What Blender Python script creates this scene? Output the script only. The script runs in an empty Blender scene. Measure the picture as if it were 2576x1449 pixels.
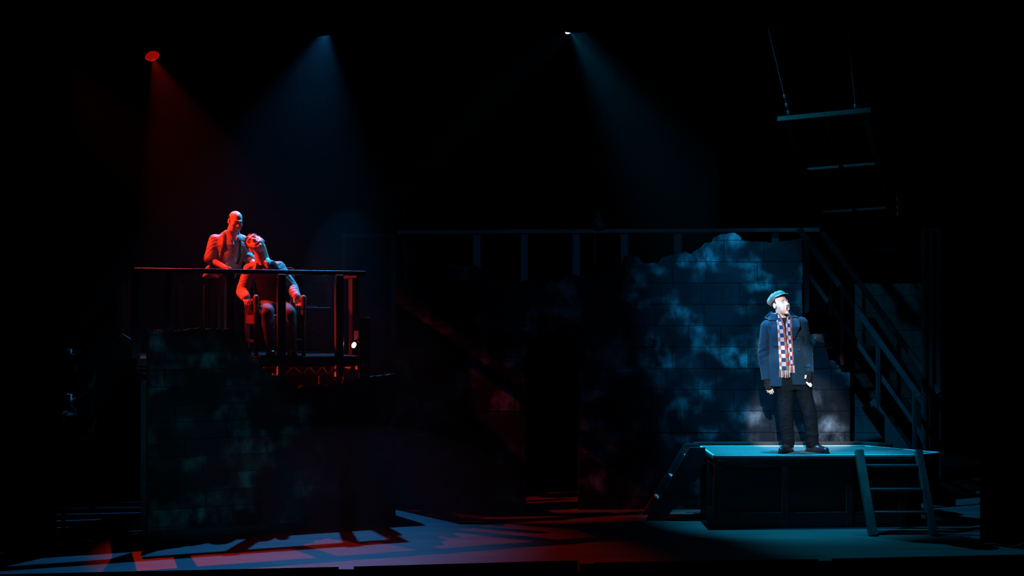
import bpy, bmesh, math, random
import numpy as np
from mathutils import Vector, Matrix
random.seed(7)
# ------------------------------------------------------------------ camera, world, exposure
F, CX, HY, EYE = 3150.0, 1288.0, 798.0, 2.29      # focal length and horizon in pixels of the 2576x1449 frame, eye height
sc = bpy.context.scene
col = sc.collection
cam_d = bpy.data.cameras.new('camera')
cam = bpy.data.objects.new('camera', cam_d); col.objects.link(cam)
cam.location = (0, 0, EYE); cam.rotation_euler = (math.pi/2, 0, 0)
cam_d.sensor_width = 36; cam_d.lens = 36*F/2576; cam_d.shift_y = (HY-724.5)/2576
cam_d.clip_end = 200
sc.camera = cam
w = bpy.data.worlds.new('dark_theatre'); sc.world = w; w.use_nodes = True
w.node_tree.nodes['Background'].inputs[0].default_value = (0.0, 0.0, 0.0, 1)
w.node_tree.nodes['Background'].inputs[1].default_value = 0.0
vs = sc.view_settings
vs.view_transform = 'Standard'; vs.look = 'None'; vs.exposure = 0.0; vs.gamma = 1.0; vs.use_curve_mapping = False

RED = (1.0, 0.028, 0.008); CYAN = (0.012, 0.6, 1.0); BLUE = (0.03, 0.33, 0.9); TEAL = (0.03, 0.6, 0.85)

def spot(name, loc, target, color, power, size, blend=0.3, radius=0.05, parent=None, off=(0, 0, 0)):
    d = bpy.data.lights.new(name, 'SPOT'); d.energy = power; d.color = color
    d.spot_size = math.radians(size); d.spot_blend = blend; d.shadow_soft_size = radius
    o = bpy.data.objects.new(name, d); col.objects.link(o)
    v = Vector(target)-Vector(loc)
    o.rotation_euler = v.to_track_quat('-Z', 'Y').to_euler()
    o.location = Vector(loc)-Vector(off)
    if parent: o.parent = parent
    return o
# unseen lamps (wings, fly bars, front of house); those marked are added fill
spot('red_side_light', (-6.8, 13.72, 6.5), (-2.8, 14.5, 2.82), RED, 5000, 15.5, 0.5)
spot('red_floor_fill', (-6.6, 12.7, 5.2), (-1.2, 12.2, 0.0), RED, 420, 26, 1.0)  # added unseen lamp: more red on the floor and low smoke
spot('cyan_side_light', (1.2, 16.2, 6.4), (-2.75, 14.4, 2.9), CYAN, 1500, 15, 0.4)
spot('cyan_top_light', (2.7, 14.3, 6.9), (3.1, 14.25, 0.8), CYAN, 5000, 29, 1.0)
spot('wall_fill', (0.55, 13.2, 5.5), (2.7, 14.4, 2.3), (0.012, 0.47, 1.0), 2600, 42, 1.0, 0.02)  # added unseen lamp: lights the wall front in place of the hung lantern
spot('frame_fill', (0.9, 13.7, 7.7), (4.0, 15.9, 3.9), CYAN, 260, 32, 0.9)  # added unseen lamp: brightens the flown window frame and the stair
spot('follow_spot', (-2.9, 2.0, 6.4), (2.9, 13.95, 2.18), (1.0, 0.93, 1.0), 10500, 3.3, 0.35, 0.05)
spot('low_follow_spot', (0.6, 2.0, 6.2), (3.22, 13.95, 1.38), (0.85, 0.93, 1.0), 15000, 5.4, 0.4, 0.05)
spot('teal_wall_fill', (-5.0, 3.0, 7.5), (-3.35, 13.7, 0.9), TEAL, 1150, 11.5, 1.0, 0.05)  # added unseen wash for the low left wall
spot('blue_front_fill', (4.5, 1.5, 8.0), (2.0, 14.9, 2.4), BLUE, 550, 30, 1.0, 0.1)  # added unseen fill for the right wall, window frame and stair
spot('under_platform_fill', (-4.5, 16.0, 0.9), (-2.2, 14.4, 1.62), RED, 1000, 50, 0.8, 0.03)  # added unseen red lamp so the truss shows

# ------------------------------------------------------------------ helpers
def P(px, py, d):
    return Vector(((px-CX)/F*d, d, EYE+(HY-py)/F*d))
ROOT = {}
def tag(o, label=None, cat=None, group=None, kind=None):
    if label: o['label'] = label
    if cat: o['category'] = cat
    if group: o['group'] = group
    if kind: o['kind'] = kind
    return o
def thing(name, label, cat, loc=(0, 0, 0), group=None, kind=None):
    o = bpy.data.objects.new(name, None); col.objects.link(o); o.location = loc
    o.empty_display_size = 0.1
    ROOT[o.name] = Vector(loc)
    return tag(o, label, cat, group, kind)
def obj(name, geo, mat, parent=None, smooth=False, label=None, bevel=0):
    """geo: bmesh or (verts, faces); world coordinates"""
    me = bpy.data.meshes.new(name)
    if isinstance(geo, bmesh.types.BMesh):
        bmesh.ops.recalc_face_normals(geo, faces=geo.faces)
        geo.to_mesh(me); geo.free()
    else:
        me.from_pydata([tuple(v) for v in geo[0]], [], [tuple(f) for f in geo[1]])
    off = ROOT.get(parent.name, Vector()) if parent else Vector()
    if off.length: me.transform(Matrix.Translation(-off))
    if smooth:
        me.polygons.foreach_set('use_smooth', [True]*len(me.polygons))
    me.materials.append(mat); me.update()
    o = bpy.data.objects.new(name, me); col.objects.link(o)
    if parent:
        o.parent = parent; ROOT[o.name] = off
    if bevel:
        m = o.modifiers.new('edge', 'BEVEL'); m.width = bevel; m.segments = 2; m.limit_method = 'ANGLE'
    if label: o['label'] = label
    return o
def B():
    return bmesh.new()
def box(bm, c, s, R=None):
    M = Matrix.Translation(Vector(c))
    if R is not None: M = M @ R.to_4x4()
    M = M @ Matrix.Diagonal((s[0], s[1], s[2], 1))
    bmesh.ops.create_cube(bm, size=1, matrix=M); return bm
def bx(c, s, R=None): return box(B(), c, s, R)
def bar(a, b, wd, ht, bm=None, up=(0, 0, 1)):
    """rectangular bar from a to b: wd across, ht along 'up'"""
    bm = bm or B(); a = Vector(a); b = Vector(b); d = b-a
    x = d.normalized(); u = Vector(up)
    if abs(x.dot(u)) > 0.98: u = Vector((0, 1, 0))
    y = u.cross(x).normalized(); z = x.cross(y)
    R = Matrix((x, y, z)).transposed()
    return box(bm, (a+b)/2, (d.length, wd, ht), R)
def tube(pts, r, bm=None, n=10):
    bm = bm or B(); pts = [Vector(p) for p in pts]; rings = []
    rs = r if isinstance(r, (list, tuple)) else [r]*len(pts)
    for i, p in enumerate(pts):
        t = (pts[min(i+1, len(pts)-1)]-pts[max(i-1, 0)]).normalized()
        u = Vector((0, 0, 1)) if abs(t.z) < 0.9 else Vector((0, 1, 0))
        a = t.cross(u).normalized(); b = t.cross(a)
        rings.append([bm.verts.new(p+(a*math.cos(k*2*math.pi/n)+b*math.sin(k*2*math.pi/n))*rs[i]) for k in range(n)])
    for i in range(len(rings)-1):
        for k in range(n):
            bm.faces.new((rings[i][k], rings[i][(k+1) % n], rings[i+1][(k+1) % n], rings[i+1][k]))
    bm.faces.new(rings[0]); bm.faces.new(rings[-1])
    return bm
def lathe(prof, o, axis, bm=None, n=24, ring=False):
    """prof: (radius, height along axis) pairs from origin o"""
    bm = bm or B(); o = Vector(o); t = Vector(axis).normalized()
    u = Vector((0, 0, 1)) if abs(t.z) < 0.9 else Vector((1, 0, 0))
    a = t.cross(u).normalized(); b = t.cross(a); rings = []
    for r, h in prof:
        rings.append([bm.verts.new(o+t*h+(a*math.cos(k*2*math.pi/n)+b*math.sin(k*2*math.pi/n))*max(r, 1e-4)) for k in range(n)])
    for i in range(len(rings)-1):
        for k in range(n):
            bm.faces.new((rings[i][k], rings[i][(k+1) % n], rings[i+1][(k+1) % n], rings[i+1][k]))
    if ring:
        for k in range(n): bm.faces.new((rings[-1][k], rings[-1][(k+1) % n], rings[0][(k+1) % n], rings[0][k]))
    else:
        bm.faces.new(rings[0]); bm.faces.new(rings[-1])
    return bm
def prism(pts, ext, bm=None):
    """closed polygon of 3-D points extruded by ext"""
    bm = bm or B(); ext = Vector(ext)
    a = [bm.verts.new(Vector(p)) for p in pts]; b = [bm.verts.new(Vector(p)+ext) for p in pts]
    n = len(a); bm.faces.new(a); bm.faces.new(b[::-1])
    for i in range(n):
        bm.faces.new((a[i], b[i], b[(i+1) % n], a[(i+1) % n]))
    return bm

# ------------------------------------------------------------------ materials
def mat(name, c1, c2=None, scale=6.0, rough=0.7, bump=0.0, bscale=40.0, metal=0.0, stretch=(1, 1, 1), lo=0.35, hi=0.65, spec=0.4, sheen=0.0):
    m = bpy.data.materials.new(name); m.use_nodes = True; nt = m.node_tree; N = nt.nodes; L = nt.links
    bs = N['Principled BSDF']; bs.inputs['Roughness'].default_value = rough; bs.inputs['Metallic'].default_value = metal
    bs.inputs['Specular IOR Level'].default_value = spec
    if sheen: bs.inputs['Sheen Weight'].default_value = sheen
    tc = N.new('ShaderNodeTexCoord'); mp = N.new('ShaderNodeMapping'); mp.inputs['Scale'].default_value = stretch
    L.new(tc.outputs['Object'], mp.inputs['Vector'])
    nz = N.new('ShaderNodeTexNoise'); nz.inputs['Scale'].default_value = scale; nz.inputs['Detail'].default_value = 5
    L.new(mp.outputs['Vector'], nz.inputs['Vector'])
    r = N.new('ShaderNodeValToRGB'); r.color_ramp.elements[0].position = lo; r.color_ramp.elements[1].position = hi
    c2 = c2 or tuple(x*1.35 for x in c1)
    r.color_ramp.elements[0].color = (*c1, 1); r.color_ramp.elements[1].color = (*c2, 1)
    L.new(nz.outputs['Fac'], r.inputs['Fac']); L.new(r.outputs['Color'], bs.inputs['Base Color'])
    if bump:
        n2 = N.new('ShaderNodeTexNoise'); n2.inputs['Scale'].default_value = bscale; n2.inputs['Detail'].default_value = 4
        L.new(mp.outputs['Vector'], n2.inputs['Vector'])
        bp = N.new('ShaderNodeBump'); bp.inputs['Strength'].default_value = bump; bp.inputs['Distance'].default_value = 0.01
        L.new(n2.outputs['Fac'], bp.inputs['Height']); L.new(bp.outputs['Normal'], bs.inputs['Normal'])
    return m
def emis(name, c, s):
    m = bpy.data.materials.new(name); m.use_nodes = True; nt = m.node_tree
    bs = nt.nodes['Principled BSDF']; bs.inputs['Base Color'].default_value = (*c, 1)
    bs.inputs['Emission Color'].default_value = (*c, 1); bs.inputs['Emission Strength'].default_value = s
    return m
def stone_mat(name, dark, mid, light, amt=0.58):
    """scenic paint on flats: dark slate, broad washes, pale dry-brush patches with gobo light and post shade painted in"""
    m = bpy.data.materials.new(name); m.use_nodes = True; nt = m.node_tree; N = nt.nodes; L = nt.links
    bs = N['Principled BSDF']; bs.inputs['Roughness'].default_value = 0.85; bs.inputs['Specular IOR Level'].default_value = 0.06
    tc = N.new('ShaderNodeTexCoord')
    def noise(s, st=(1, 1, 1), det=4, off=0.0, rough=0.55):
        mp = N.new('ShaderNodeMapping'); mp.inputs['Scale'].default_value = st; mp.inputs['Location'].default_value = (off, off*0.7, off*1.3)
        n = N.new('ShaderNodeTexNoise'); n.inputs['Scale'].default_value = s; n.inputs['Detail'].default_value = det; n.inputs['Roughness'].default_value = rough
        L.new(tc.outputs['Object'], mp.inputs['Vector']); L.new(mp.outputs['Vector'], n.inputs['Vector']); return n.outputs['Fac']
    def ramp(f, a, b):
        r = N.new('ShaderNodeMapRange'); r.interpolation_type = 'SMOOTHSTEP'; r.inputs['From Min'].default_value = a; r.inputs['From Max'].default_value = b
        L.new(f, r.inputs['Value']); return r.outputs['Result']
    def mix(f, a, b):
        x = N.new('ShaderNodeMix'); x.data_type = 'RGBA'; L.new(f, x.inputs['Factor'])
        for s, v in ((x.inputs['A'], a), (x.inputs['B'], b)):
            if isinstance(v, tuple): s.default_value = (*v, 1)
            else: L.new(v, s)
        return x.outputs['Result']
    def mul(a, b):
        x = N.new('ShaderNodeMath'); x.operation = 'MULTIPLY'; L.new(a, x.inputs[0]); L.new(b, x.inputs[1]); return x.outputs[0]
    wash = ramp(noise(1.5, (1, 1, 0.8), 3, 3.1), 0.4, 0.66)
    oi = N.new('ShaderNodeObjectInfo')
    patch = mul(ramp(noise(2.3, (1, 1, 1.1), 2, 11.7), amt-0.08, amt+0.2), ramp(noise(9, (1, 1, 0.6), 3, 5.0, 0.6), 0.25, 0.8))  # pale patches: brushed paint and gobo light breakup, both put into the colour
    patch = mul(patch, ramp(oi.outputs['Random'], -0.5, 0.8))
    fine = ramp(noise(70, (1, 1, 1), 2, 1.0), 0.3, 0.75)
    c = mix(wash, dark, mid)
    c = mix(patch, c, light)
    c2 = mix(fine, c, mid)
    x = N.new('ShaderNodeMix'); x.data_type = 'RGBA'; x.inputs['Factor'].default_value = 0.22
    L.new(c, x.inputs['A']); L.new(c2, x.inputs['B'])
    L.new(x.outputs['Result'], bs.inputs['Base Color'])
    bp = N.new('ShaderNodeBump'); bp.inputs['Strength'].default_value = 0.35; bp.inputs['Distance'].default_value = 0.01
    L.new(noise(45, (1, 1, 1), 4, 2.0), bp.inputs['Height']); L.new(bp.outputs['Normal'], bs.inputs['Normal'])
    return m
M = {}
M['black_paint'] = mat('black_paint', (0.012, 0.012, 0.014), (0.03, 0.03, 0.034), 5, 0.55, 0.15, 60)
M['deck_black'] = mat('deck_black', (0.003, 0.003, 0.004), (0.007, 0.007, 0.008), 5, 0.7, 0.15, 60, spec=0.08)
M['stair_paint'] = mat('stair_paint', (0.012, 0.012, 0.014), (0.022, 0.021, 0.024), 9, 0.6, 0.2, 50, stretch=(1, 1, 0.2), spec=0.15)
M['rail_paint'] = mat('rail_paint', (0.03, 0.028, 0.028), (0.055, 0.05, 0.05), 9, 0.42, 0.2, 50, stretch=(1, 1, 0.2))
M['velour'] = mat('velour', (0.003, 0.003, 0.0035), (0.005, 0.005, 0.006), 8, 0.95, 0.1, 80, spec=0.0)
M['stage_floor'] = mat('stage_floor', (0.032, 0.032, 0.036), (0.058, 0.058, 0.062), 3, 0.55, 0.2, 90, stretch=(0.25, 1.6, 1), spec=0.3)
M['pit'] = mat('pit', (0.002, 0.002, 0.002), None, 4, 0.9, spec=0.0)
M['deck_paint'] = mat('deck_paint', (0.075, 0.085, 0.085), (0.12, 0.13, 0.13), 2.2, 0.6, 0.15, 70, lo=0.3, hi=0.7)
M['edge_highlight'] = mat('edge_highlight', (0.55, 0.57, 0.58), (0.75, 0.77, 0.78), 14, 0.45)  # pale colour imitates light caught on rounded deck and tread edges
M['dark_wood'] = mat('dark_wood', (0.014, 0.01, 0.008), (0.028, 0.02, 0.016), 4, 0.6, 0.25, 40, stretch=(1, 1, 0.15))
M['panel_wood'] = mat('panel_wood', (0.035, 0.02, 0.014), (0.06, 0.036, 0.026), 5, 0.6, 0.25, 40, stretch=(0.2, 1, 1))
M['grey_wood'] = mat('grey_wood', (0.11, 0.11, 0.12), (0.17, 0.17, 0.18), 7, 0.6, 0.25, 50, stretch=(1, 1, 0.2))
M['chair_wood'] = mat('chair_wood', (0.09, 0.035, 0.02), (0.16, 0.06, 0.035), 9, 0.38, 0.15, 50, stretch=(1, 1, 0.2), spec=0.5)
M['steel'] = mat('steel', (0.3, 0.31, 0.32), (0.45, 0.46, 0.47), 30, 0.5, metal=0.5)
M['black_metal'] = mat('black_metal', (0.02, 0.02, 0.022), (0.035, 0.035, 0.038), 20, 0.4, spec=0.6)
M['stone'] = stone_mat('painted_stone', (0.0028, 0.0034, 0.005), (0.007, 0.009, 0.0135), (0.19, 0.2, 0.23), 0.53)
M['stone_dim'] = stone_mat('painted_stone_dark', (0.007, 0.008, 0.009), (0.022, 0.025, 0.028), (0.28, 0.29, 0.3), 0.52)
M['mortar'] = mat('mortar', (0.003, 0.003, 0.004), (0.006, 0.006, 0.007), 12, 0.9, spec=0.1)
M['skin'] = mat('skin', (0.62, 0.36, 0.27), (0.7, 0.42, 0.32), 25, 0.5, 0.06, 120, spec=0.4)
M['skin_pale'] = mat('skin_pale', (0.72, 0.52, 0.44), (0.8, 0.58, 0.5), 25, 0.5, 0.04, 120, spec=0.35)
M['lips'] = mat('lips', (0.45, 0.14, 0.14), (0.5, 0.17, 0.17), 40, 0.4)
M['mouth'] = mat('mouth', (0.03, 0.006, 0.006), None, 10, 0.7)
M['teeth'] = mat('teeth', (0.7, 0.68, 0.62), None, 10, 0.3)
M['eye_white'] = mat('eye_white', (0.75, 0.74, 0.74), None, 10, 0.25)
M['iris'] = mat('iris', (0.03, 0.05, 0.07), None, 10, 0.2)
M['hair_dark'] = mat('hair_dark', (0.012, 0.009, 0.008), (0.03, 0.02, 0.016), 60, 0.45, 0.6, 150, stretch=(1, 0.4, 1))
M['hair_brown'] = mat('hair_brown', (0.03, 0.018, 0.01), (0.09, 0.055, 0.03), 60, 0.45, 0.6, 150, stretch=(1, 0.4, 1))
M['shirt_grey'] = mat('shirt_grey', (0.3, 0.27, 0.24), (0.37, 0.34, 0.3), 12, 0.85, 0.25, 120, sheen=0.1)
M['shirt_stripe'] = mat('shirt_stripe', (0.22, 0.2, 0.19), (0.36, 0.33, 0.3), 40, 0.85, 0.25, 120, stretch=(1, 1, 0.05))
M['white_cloth'] = mat('white_cloth', (0.7, 0.68, 0.65), None, 20, 0.85)
M['vest'] = mat('vest', (0.005, 0.006, 0.008), (0.008, 0.009, 0.011), 60, 0.85, 0.2, 120, spec=0.06)
M['trousers'] = mat('trousers', (0.08, 0.075, 0.08), (0.11, 0.1, 0.105), 60, 0.85, 0.2, 150, spec=0.06)
M['apron'] = mat('apron', (0.035, 0.03, 0.028), (0.055, 0.045, 0.042), 10, 0.85, 0.3, 30, stretch=(1, 1, 0.1), spec=0.06)
M['strap'] = mat('strap', (0.02, 0.015, 0.013), None, 10, 0.5)
M['coat'] = mat('coat', (0.003, 0.018, 0.036), (0.005, 0.023, 0.044), 90, 0.95, 0.25, 200, spec=0.1, sheen=0.06)
M['jeans'] = mat('jeans', (0.002, 0.004, 0.007), (0.0035, 0.0065, 0.01), 25, 0.85, 0.25, 150, spec=0.06)
M['tee'] = mat('tee', (0.012, 0.012, 0.014), None, 25, 0.9, spec=0.06)
M['glove'] = mat('glove', (0.01, 0.01, 0.011), (0.016, 0.016, 0.017), 90, 0.95, 0.3, 200, spec=0.06)
M['leather'] = mat('leather', (0.012, 0.012, 0.013), (0.02, 0.02, 0.02), 20, 0.25, 0.1, 60, spec=0.6)
M['cap'] = mat('cap', (0.07, 0.1, 0.095), (0.1, 0.14, 0.13), 70, 0.9, 0.4, 150, sheen=0.3)
M['cap_under'] = mat('cap_under', (0.03, 0.022, 0.012), None, 60, 0.9)
M['button'] = mat('button', (0.02, 0.02, 0.02), None, 20, 0.2, spec=0.7)
M['yarn'] = mat('yarn', (0.2, 0.05, 0.04), (0.33, 0.29, 0.27), 60, 0.9, stretch=(1, 1, 0.1), lo=0.45, hi=0.55)
M['lens_red'] = emis('lens_red', (1.0, 0.008, 0.004), 0.22)
M['lens_rim'] = emis('lens_rim_red', (1.0, 0.05, 0.015), 1.0)
M['lens_blue'] = emis('lens_blue', (0.1, 0.5, 1.0), 4.0)
M['lens_white'] = emis('lens_white', (0.55, 0.95, 1.0), 9.0)
M['lens_warm'] = emis('lens_warm', (1.0, 0.85, 0.8), 9.0)
def scarf_mat():
    m = bpy.data.materials.new('checked_scarf'); m.use_nodes = True; nt = m.node_tree; N = nt.nodes; L = nt.links
    bs = N['Principled BSDF']; bs.inputs['Roughness'].default_value = 0.95; bs.inputs['Specular IOR Level'].default_value = 0.1
    uv = N.new('ShaderNodeUVMap'); sp = N.new('ShaderNodeSeparateXYZ'); L.new(uv.outputs[0], sp.inputs[0])
    def mth(op, a, b=None):
        x = N.new('ShaderNodeMath'); x.operation = op
        for i, v in enumerate((a, b)):
            if v is None: continue
            if isinstance(v, (int, float)): x.inputs[i].default_value = v
            else: L.new(v, x.inputs[i])
        return x.outputs[0]
    # three columns of unequal width; colours swap from row to row
    row = mth('FLOOR', sp.outputs['Y']); par = mth('FLOORED_MODULO', row, 2.0)
    def rgbmix(f, a, b):
        x = N.new('ShaderNodeMix'); x.data_type = 'RGBA'; L.new(f, x.inputs['Factor'])
        for s, v in ((x.inputs['A'], a), (x.inputs['B'], b)):
            if isinstance(v, tuple): s.default_value = (*v, 1)
            else: L.new(v, s)
        return x.outputs['Result']
    pale = (0.44, 0.41, 0.45); navy = (0.035, 0.03, 0.1); red = (0.33, 0.04, 0.035); olive = (0.17, 0.14, 0.13); terra = (0.33, 0.11, 0.085); dk = (0.02, 0.03, 0.05)
    c0 = rgbmix(par, pale, terra); c1 = rgbmix(par, navy, pale); c2 = rgbmix(par, olive, red); c3 = rgbmix(par, dk, (0.3, 0.3, 0.36))
    u = sp.outputs['X']
    c = rgbmix(mth('GREATER_THAN', u, 0.24), c0, c3)
    c = rgbmix(mth('GREATER_THAN', u, 0.33), c, c1)
    c = rgbmix(mth('GREATER_THAN', u, 0.70), c, c2)
    nz = N.new('ShaderNodeTexNoise'); nz.inputs['Scale'].default_value = 400; tc = N.new('ShaderNodeTexCoord'); L.new(tc.outputs['Object'], nz.inputs['Vector'])
    x = N.new('ShaderNodeMix'); x.data_type = 'RGBA'; x.blend_type = 'MULTIPLY'; x.inputs['Factor'].default_value = 0.5
    L.new(c, x.inputs['A']); L.new(nz.outputs['Fac'], x.inputs['B']); L.new(x.outputs['Result'], bs.inputs['Base Color'])
    return m
M['scarf'] = scarf_mat()

# ------------------------------------------------------------------ the setting: floor, pit, black masking
def fl(px, py):
    d = F*EYE/(py-HY); return Vector(((px-CX)/F*d, d, 0))
front = [(-400, 1453), (870-18, 1426), (870-18, 1432), (870+20, 1432), (870+20, 1425), (1453, 1409.5), (1458, 1418), (1492, 1418), (1496, 1415), (2058, 1406), (2058, 1411), (2092, 1411), (2092, 1405), (2900, 1388)]
floor_pts = [Vector((fl(x, y).x, fl(x, y).y, 0)) for x, y in front]
pts = floor_pts+[Vector((9.5, 21.0, 0)), Vector((-9.5, 21.0, 0))]
o = obj('floor', prism(pts, (0, 0, -0.08)), M['stage_floor']); tag(o, 'dark painted stage floor with lit patches and shadows', 'floor', kind='structure')
o = obj('stage_front', prism([p+Vector((0, 0.25, -0.085)) for p in [floor_pts[0], floor_pts[-1]]]+[Vector((9.5, 21, -0.085)), Vector((-9.5, 21, -0.085))], (0, 0, -1.2)), M['pit'])
tag(o, 'black front face of the stage below the floor edge', 'stage', kind='structure')
o = obj('floor_pit', bx((0, 5.0, -1.35), (24, 14, 0.1)), M['pit']); tag(o, 'black pit floor in front of the stage', 'floor', kind='structure')
o = obj('wall_back', bx((0, 21.1, 4), (22, 0.2, 9)), M['velour']); tag(o, 'black back wall of the stage', 'wall', kind='structure')
o = obj('ceiling', bx((0, 16.3, 8.7), (22, 10, 0.15)), M['velour']); tag(o, 'black grid ceiling high above the stage', 'ceiling', kind='structure')
def curtain(name, a, b, z0a, z0b, z1, label, folds):
    a = Vector(a); b = Vector(b); n = 160; bm = B(); d = (b-a); nrm = Vector((0, 1, 0)); prev = None
    for i in range(n+1):
        t = i/n; off = 0.05*math.sin(t*folds*2*math.pi)+0.02*math.sin(t*folds*5.1+1)
        p = a+d*t+nrm*off; z0 = z0a+(z0b-z0a)*t
        cur = [bm.verts.new((p.x, p.y, z0)), bm.verts.new((p.x, p.y, z1)), bm.verts.new((p.x, p.y+0.012, z1)), bm.verts.new((p.x, p.y+0.012, z0))]
        if prev:
            for k in range(4): bm.faces.new((prev[k], prev[(k+1) % 4], cur[(k+1) % 4], cur[k]))
        prev = cur
    return tag(obj(name, bm, M['velour'], smooth=True), label, 'curtain')
d = 11.9
zb = lambda px: EYE+(HY-(88-9*(px-818)/614))/F*d
XL = -7.5; XR = 7.5
curtain('border_curtain', (XL, d, 0), (XR, d, 0), zb(CX+XL*F/d), zb(CX+XR*F/d), 7.5, 'black border curtain across the top hiding the upper lamps', 30)
xl = (138-CX)/F*12.1
curtain('leg_curtain', (-8.6, 12.15, 0), (xl, 12.15, 0), 0.005, 0.005, 7.5, 'black leg curtain hanging along the left edge of the stage', 12)
xr = (2468-CX)/F*12.6
curtain('leg_curtain', (xr, 12.6, 0), (8.6, 12.6, 0), 0.005, 0.005, 7.5, 'black leg curtain hanging along the right edge of the stage', 10)

# ------------------------------------------------------------------ painted stone walls: each block its own piece
def wall(name, label, org, ux, profile, x0, x1, zbase, ch, wmin, wmax, zline, m_block, group=None, arch=None, seed=1, depth=0.1, gap=0.006):
    """org: world point of wall plane (x=0,z=0); ux: unit vector along wall; profile: [(x, z)] top outline"""
    rnd = random.Random(seed); org = Vector(org); ux = Vector(ux).normalized(); nrm = Vector((ux.y, -ux.x, 0))  # towards the audience
    if nrm.y > 0: nrm = -nrm
    px_, pz_ = [p[0] for p in profile], [p[1] for p in profile]
    top = lambda x: float(np.interp(x, px_, pz_))
    def bot(x, r=0.0):
        if arch:
            cx, cz, ra = arch; u = abs(x-cx); rr = ra+r
            if u < rr:
                return cz+math.sqrt(max(rr*rr-u*u, 0)) if u < rr else -1
        return -1
    W = lambda x, z, o: org+ux*x+Vector((0, 0, z))+nrm*o
    root = thing(name, label, 'wall', W((x0+x1)/2, 0, 0), group)
    # backing flat with the outline of the wall
    out = [(x0, zbase)]
    if arch:
        cx, cz, ra = arch
        out += [(cx-ra, zbase)]+[(cx-ra*math.cos(k*math.pi/16), cz+ra*math.sin(k*math.pi/16)) for k in range(17)]+[(cx+ra, zbase)]
    out += [(x1, zbase)]
    xs = sorted(set([x0, x1]+[p for p in px_ if x0 < p < x1]+[x0+k*0.05 for k in range(int((x1-x0)/0.05)+1)]), reverse=True)
    out += [(x, top(x)-0.004) for x in xs]
    obj('flat', prism([W(x, z, -0.012) for x, z in out], -nrm*0.11), M['mortar'], root)
    # voussoirs
    ring = 0.17
    if arch:
        nv = 9
        for k in range(nv):
            a0 = math.pi*k/nv+0.012; a1 = math.pi*(k+1)/nv-0.012
            pts = [(cx-(ra)*math.cos(a0+(a1-a0)*j/3), cz+ra*math.sin(a0+(a1-a0)*j/3)) for j in range(4)]
            pts += [(cx-(ra+ring)*math.cos(a1-(a1-a0)*j/3), cz+(ra+ring)*math.sin(a1-(a1-a0)*j/3)) for j in range(4)]
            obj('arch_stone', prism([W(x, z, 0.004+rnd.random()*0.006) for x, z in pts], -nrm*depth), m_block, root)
    # courses
    k0 = math.floor((zbase-zline)/ch)
    k = k0
    while zline+k*ch < max(pz_):
        za = max(zline+k*ch, zbase)+gap/2; zt = zline+(k+1)*ch-gap/2
        x = x0-rnd.random()*wmax*0.8
        while x < x1:
          wd = wmin+rnd.random()*(wmax-wmin); a = max(x, x0)+gap/2; b = min(x+wd, x1)-gap/2; x += wd
          n = max(3, int((b-a)/0.016)); run = []; runs = []
          bands = [(za, zt)]
          if arch and za < cz < zt and a < cx+ra+ring and b > cx-ra-ring: bands = [(za, cz-gap/2), (cz+gap/2, zt)]
          for za_, zt_ in (bands if b-a >= 0.04 else []):
            run = []; runs = []
            for i in range(n+1):
                xx = a+(b-a)*i/n; t = min(zt_, top(xx)+0.0035*math.sin(xx*61)+0.002*math.sin(xx*173+1)); lo = za_
                if arch:
                    u = abs(xx-cx)
                    if za_ < cz and u < ra+0.004: lo = 99
                    if za_ >= cz: lo = max(lo, bot(xx, ring+0.006))
                if t-lo > 0.012: run.append((xx, lo, t))
                else:
                    if len(run) > 2: runs.append(run)
                    run = []
            if len(run) > 2: runs.append(run)
            for r in runs:
                # drop collinear points
                def slim(ps):
                    o_ = [ps[0]]
                    for i in range(1, len(ps)-1):
                        if abs((ps[i][1]-o_[-1][1])*(ps[i+1][0]-o_[-1][0])-(ps[i+1][1]-o_[-1][1])*(ps[i][0]-o_[-1][0])) > 1e-6: o_.append(ps[i])
                    return o_+[ps[-1]]
                lowp = slim([(p[0], p[1]) for p in r]); upp = slim([(p[0], p[2]) for p in r])[::-1]
                off = rnd.random()*0.007
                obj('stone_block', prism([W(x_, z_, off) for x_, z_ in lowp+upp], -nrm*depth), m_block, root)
        k += 1
    return root
# right-hand wall, square to the audience
dB = 14.9; sB = F/dB
bxz = lambda px, py: ((px-CX)/sB, EYE+(HY-py)/sB)
profB = [(990, 716), (1044, 717), (1046, 722), (1118, 720), (1122, 672), (1160, 669), (1195, 667), (1220, 682), (1240, 690), (1265, 695), (1290, 700), (1305, 710), (1320, 706), (1340, 697), (1370, 698), (1385, 703), (1400, 709), (1410, 706), (1430, 692), (1445, 690), (1460, 694), (1475, 697), (1495, 703), (1510, 697),
         (1513, 682), (1536, 670), (1542, 665), (1562, 661), (1574, 644), (1585, 639), (1594, 643), (1609, 650), (1618, 663), (1658, 661), (1670, 647), (1690, 642), (1707, 638), (1725, 633), (1733, 639), (1742, 638), (1757, 627), (1768, 621), (1777, 610), (1794, 609), (1797, 598), (1809, 591), (1829, 588), (1849, 585),
         (1861, 595), (1875, 607), (1922, 608), (1939, 611), (1980, 605), (2019, 600), (2020, 841), (2039, 841), (2071, 841), (2073, 863), (2079, 878), (2085, 905), (2102, 909), (2104, 918), (2113, 919), (2115, 937), (2138, 938)]
profB = [bxz(*p) for p in profB]
acx, acz = bxz(1388.5, 899)
wallB = wall('stone_wall', 'tall broken stone wall with an arched doorway behind the boy', (0, dB, 0), (1, 0, 0), profB, bxz(995, 0)[0], bxz(2139, 0)[0], 0.0, 0.254, 0.34, 0.62, 1.174, M['stone'], None, (acx, acz, 0.312), 3)
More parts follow.
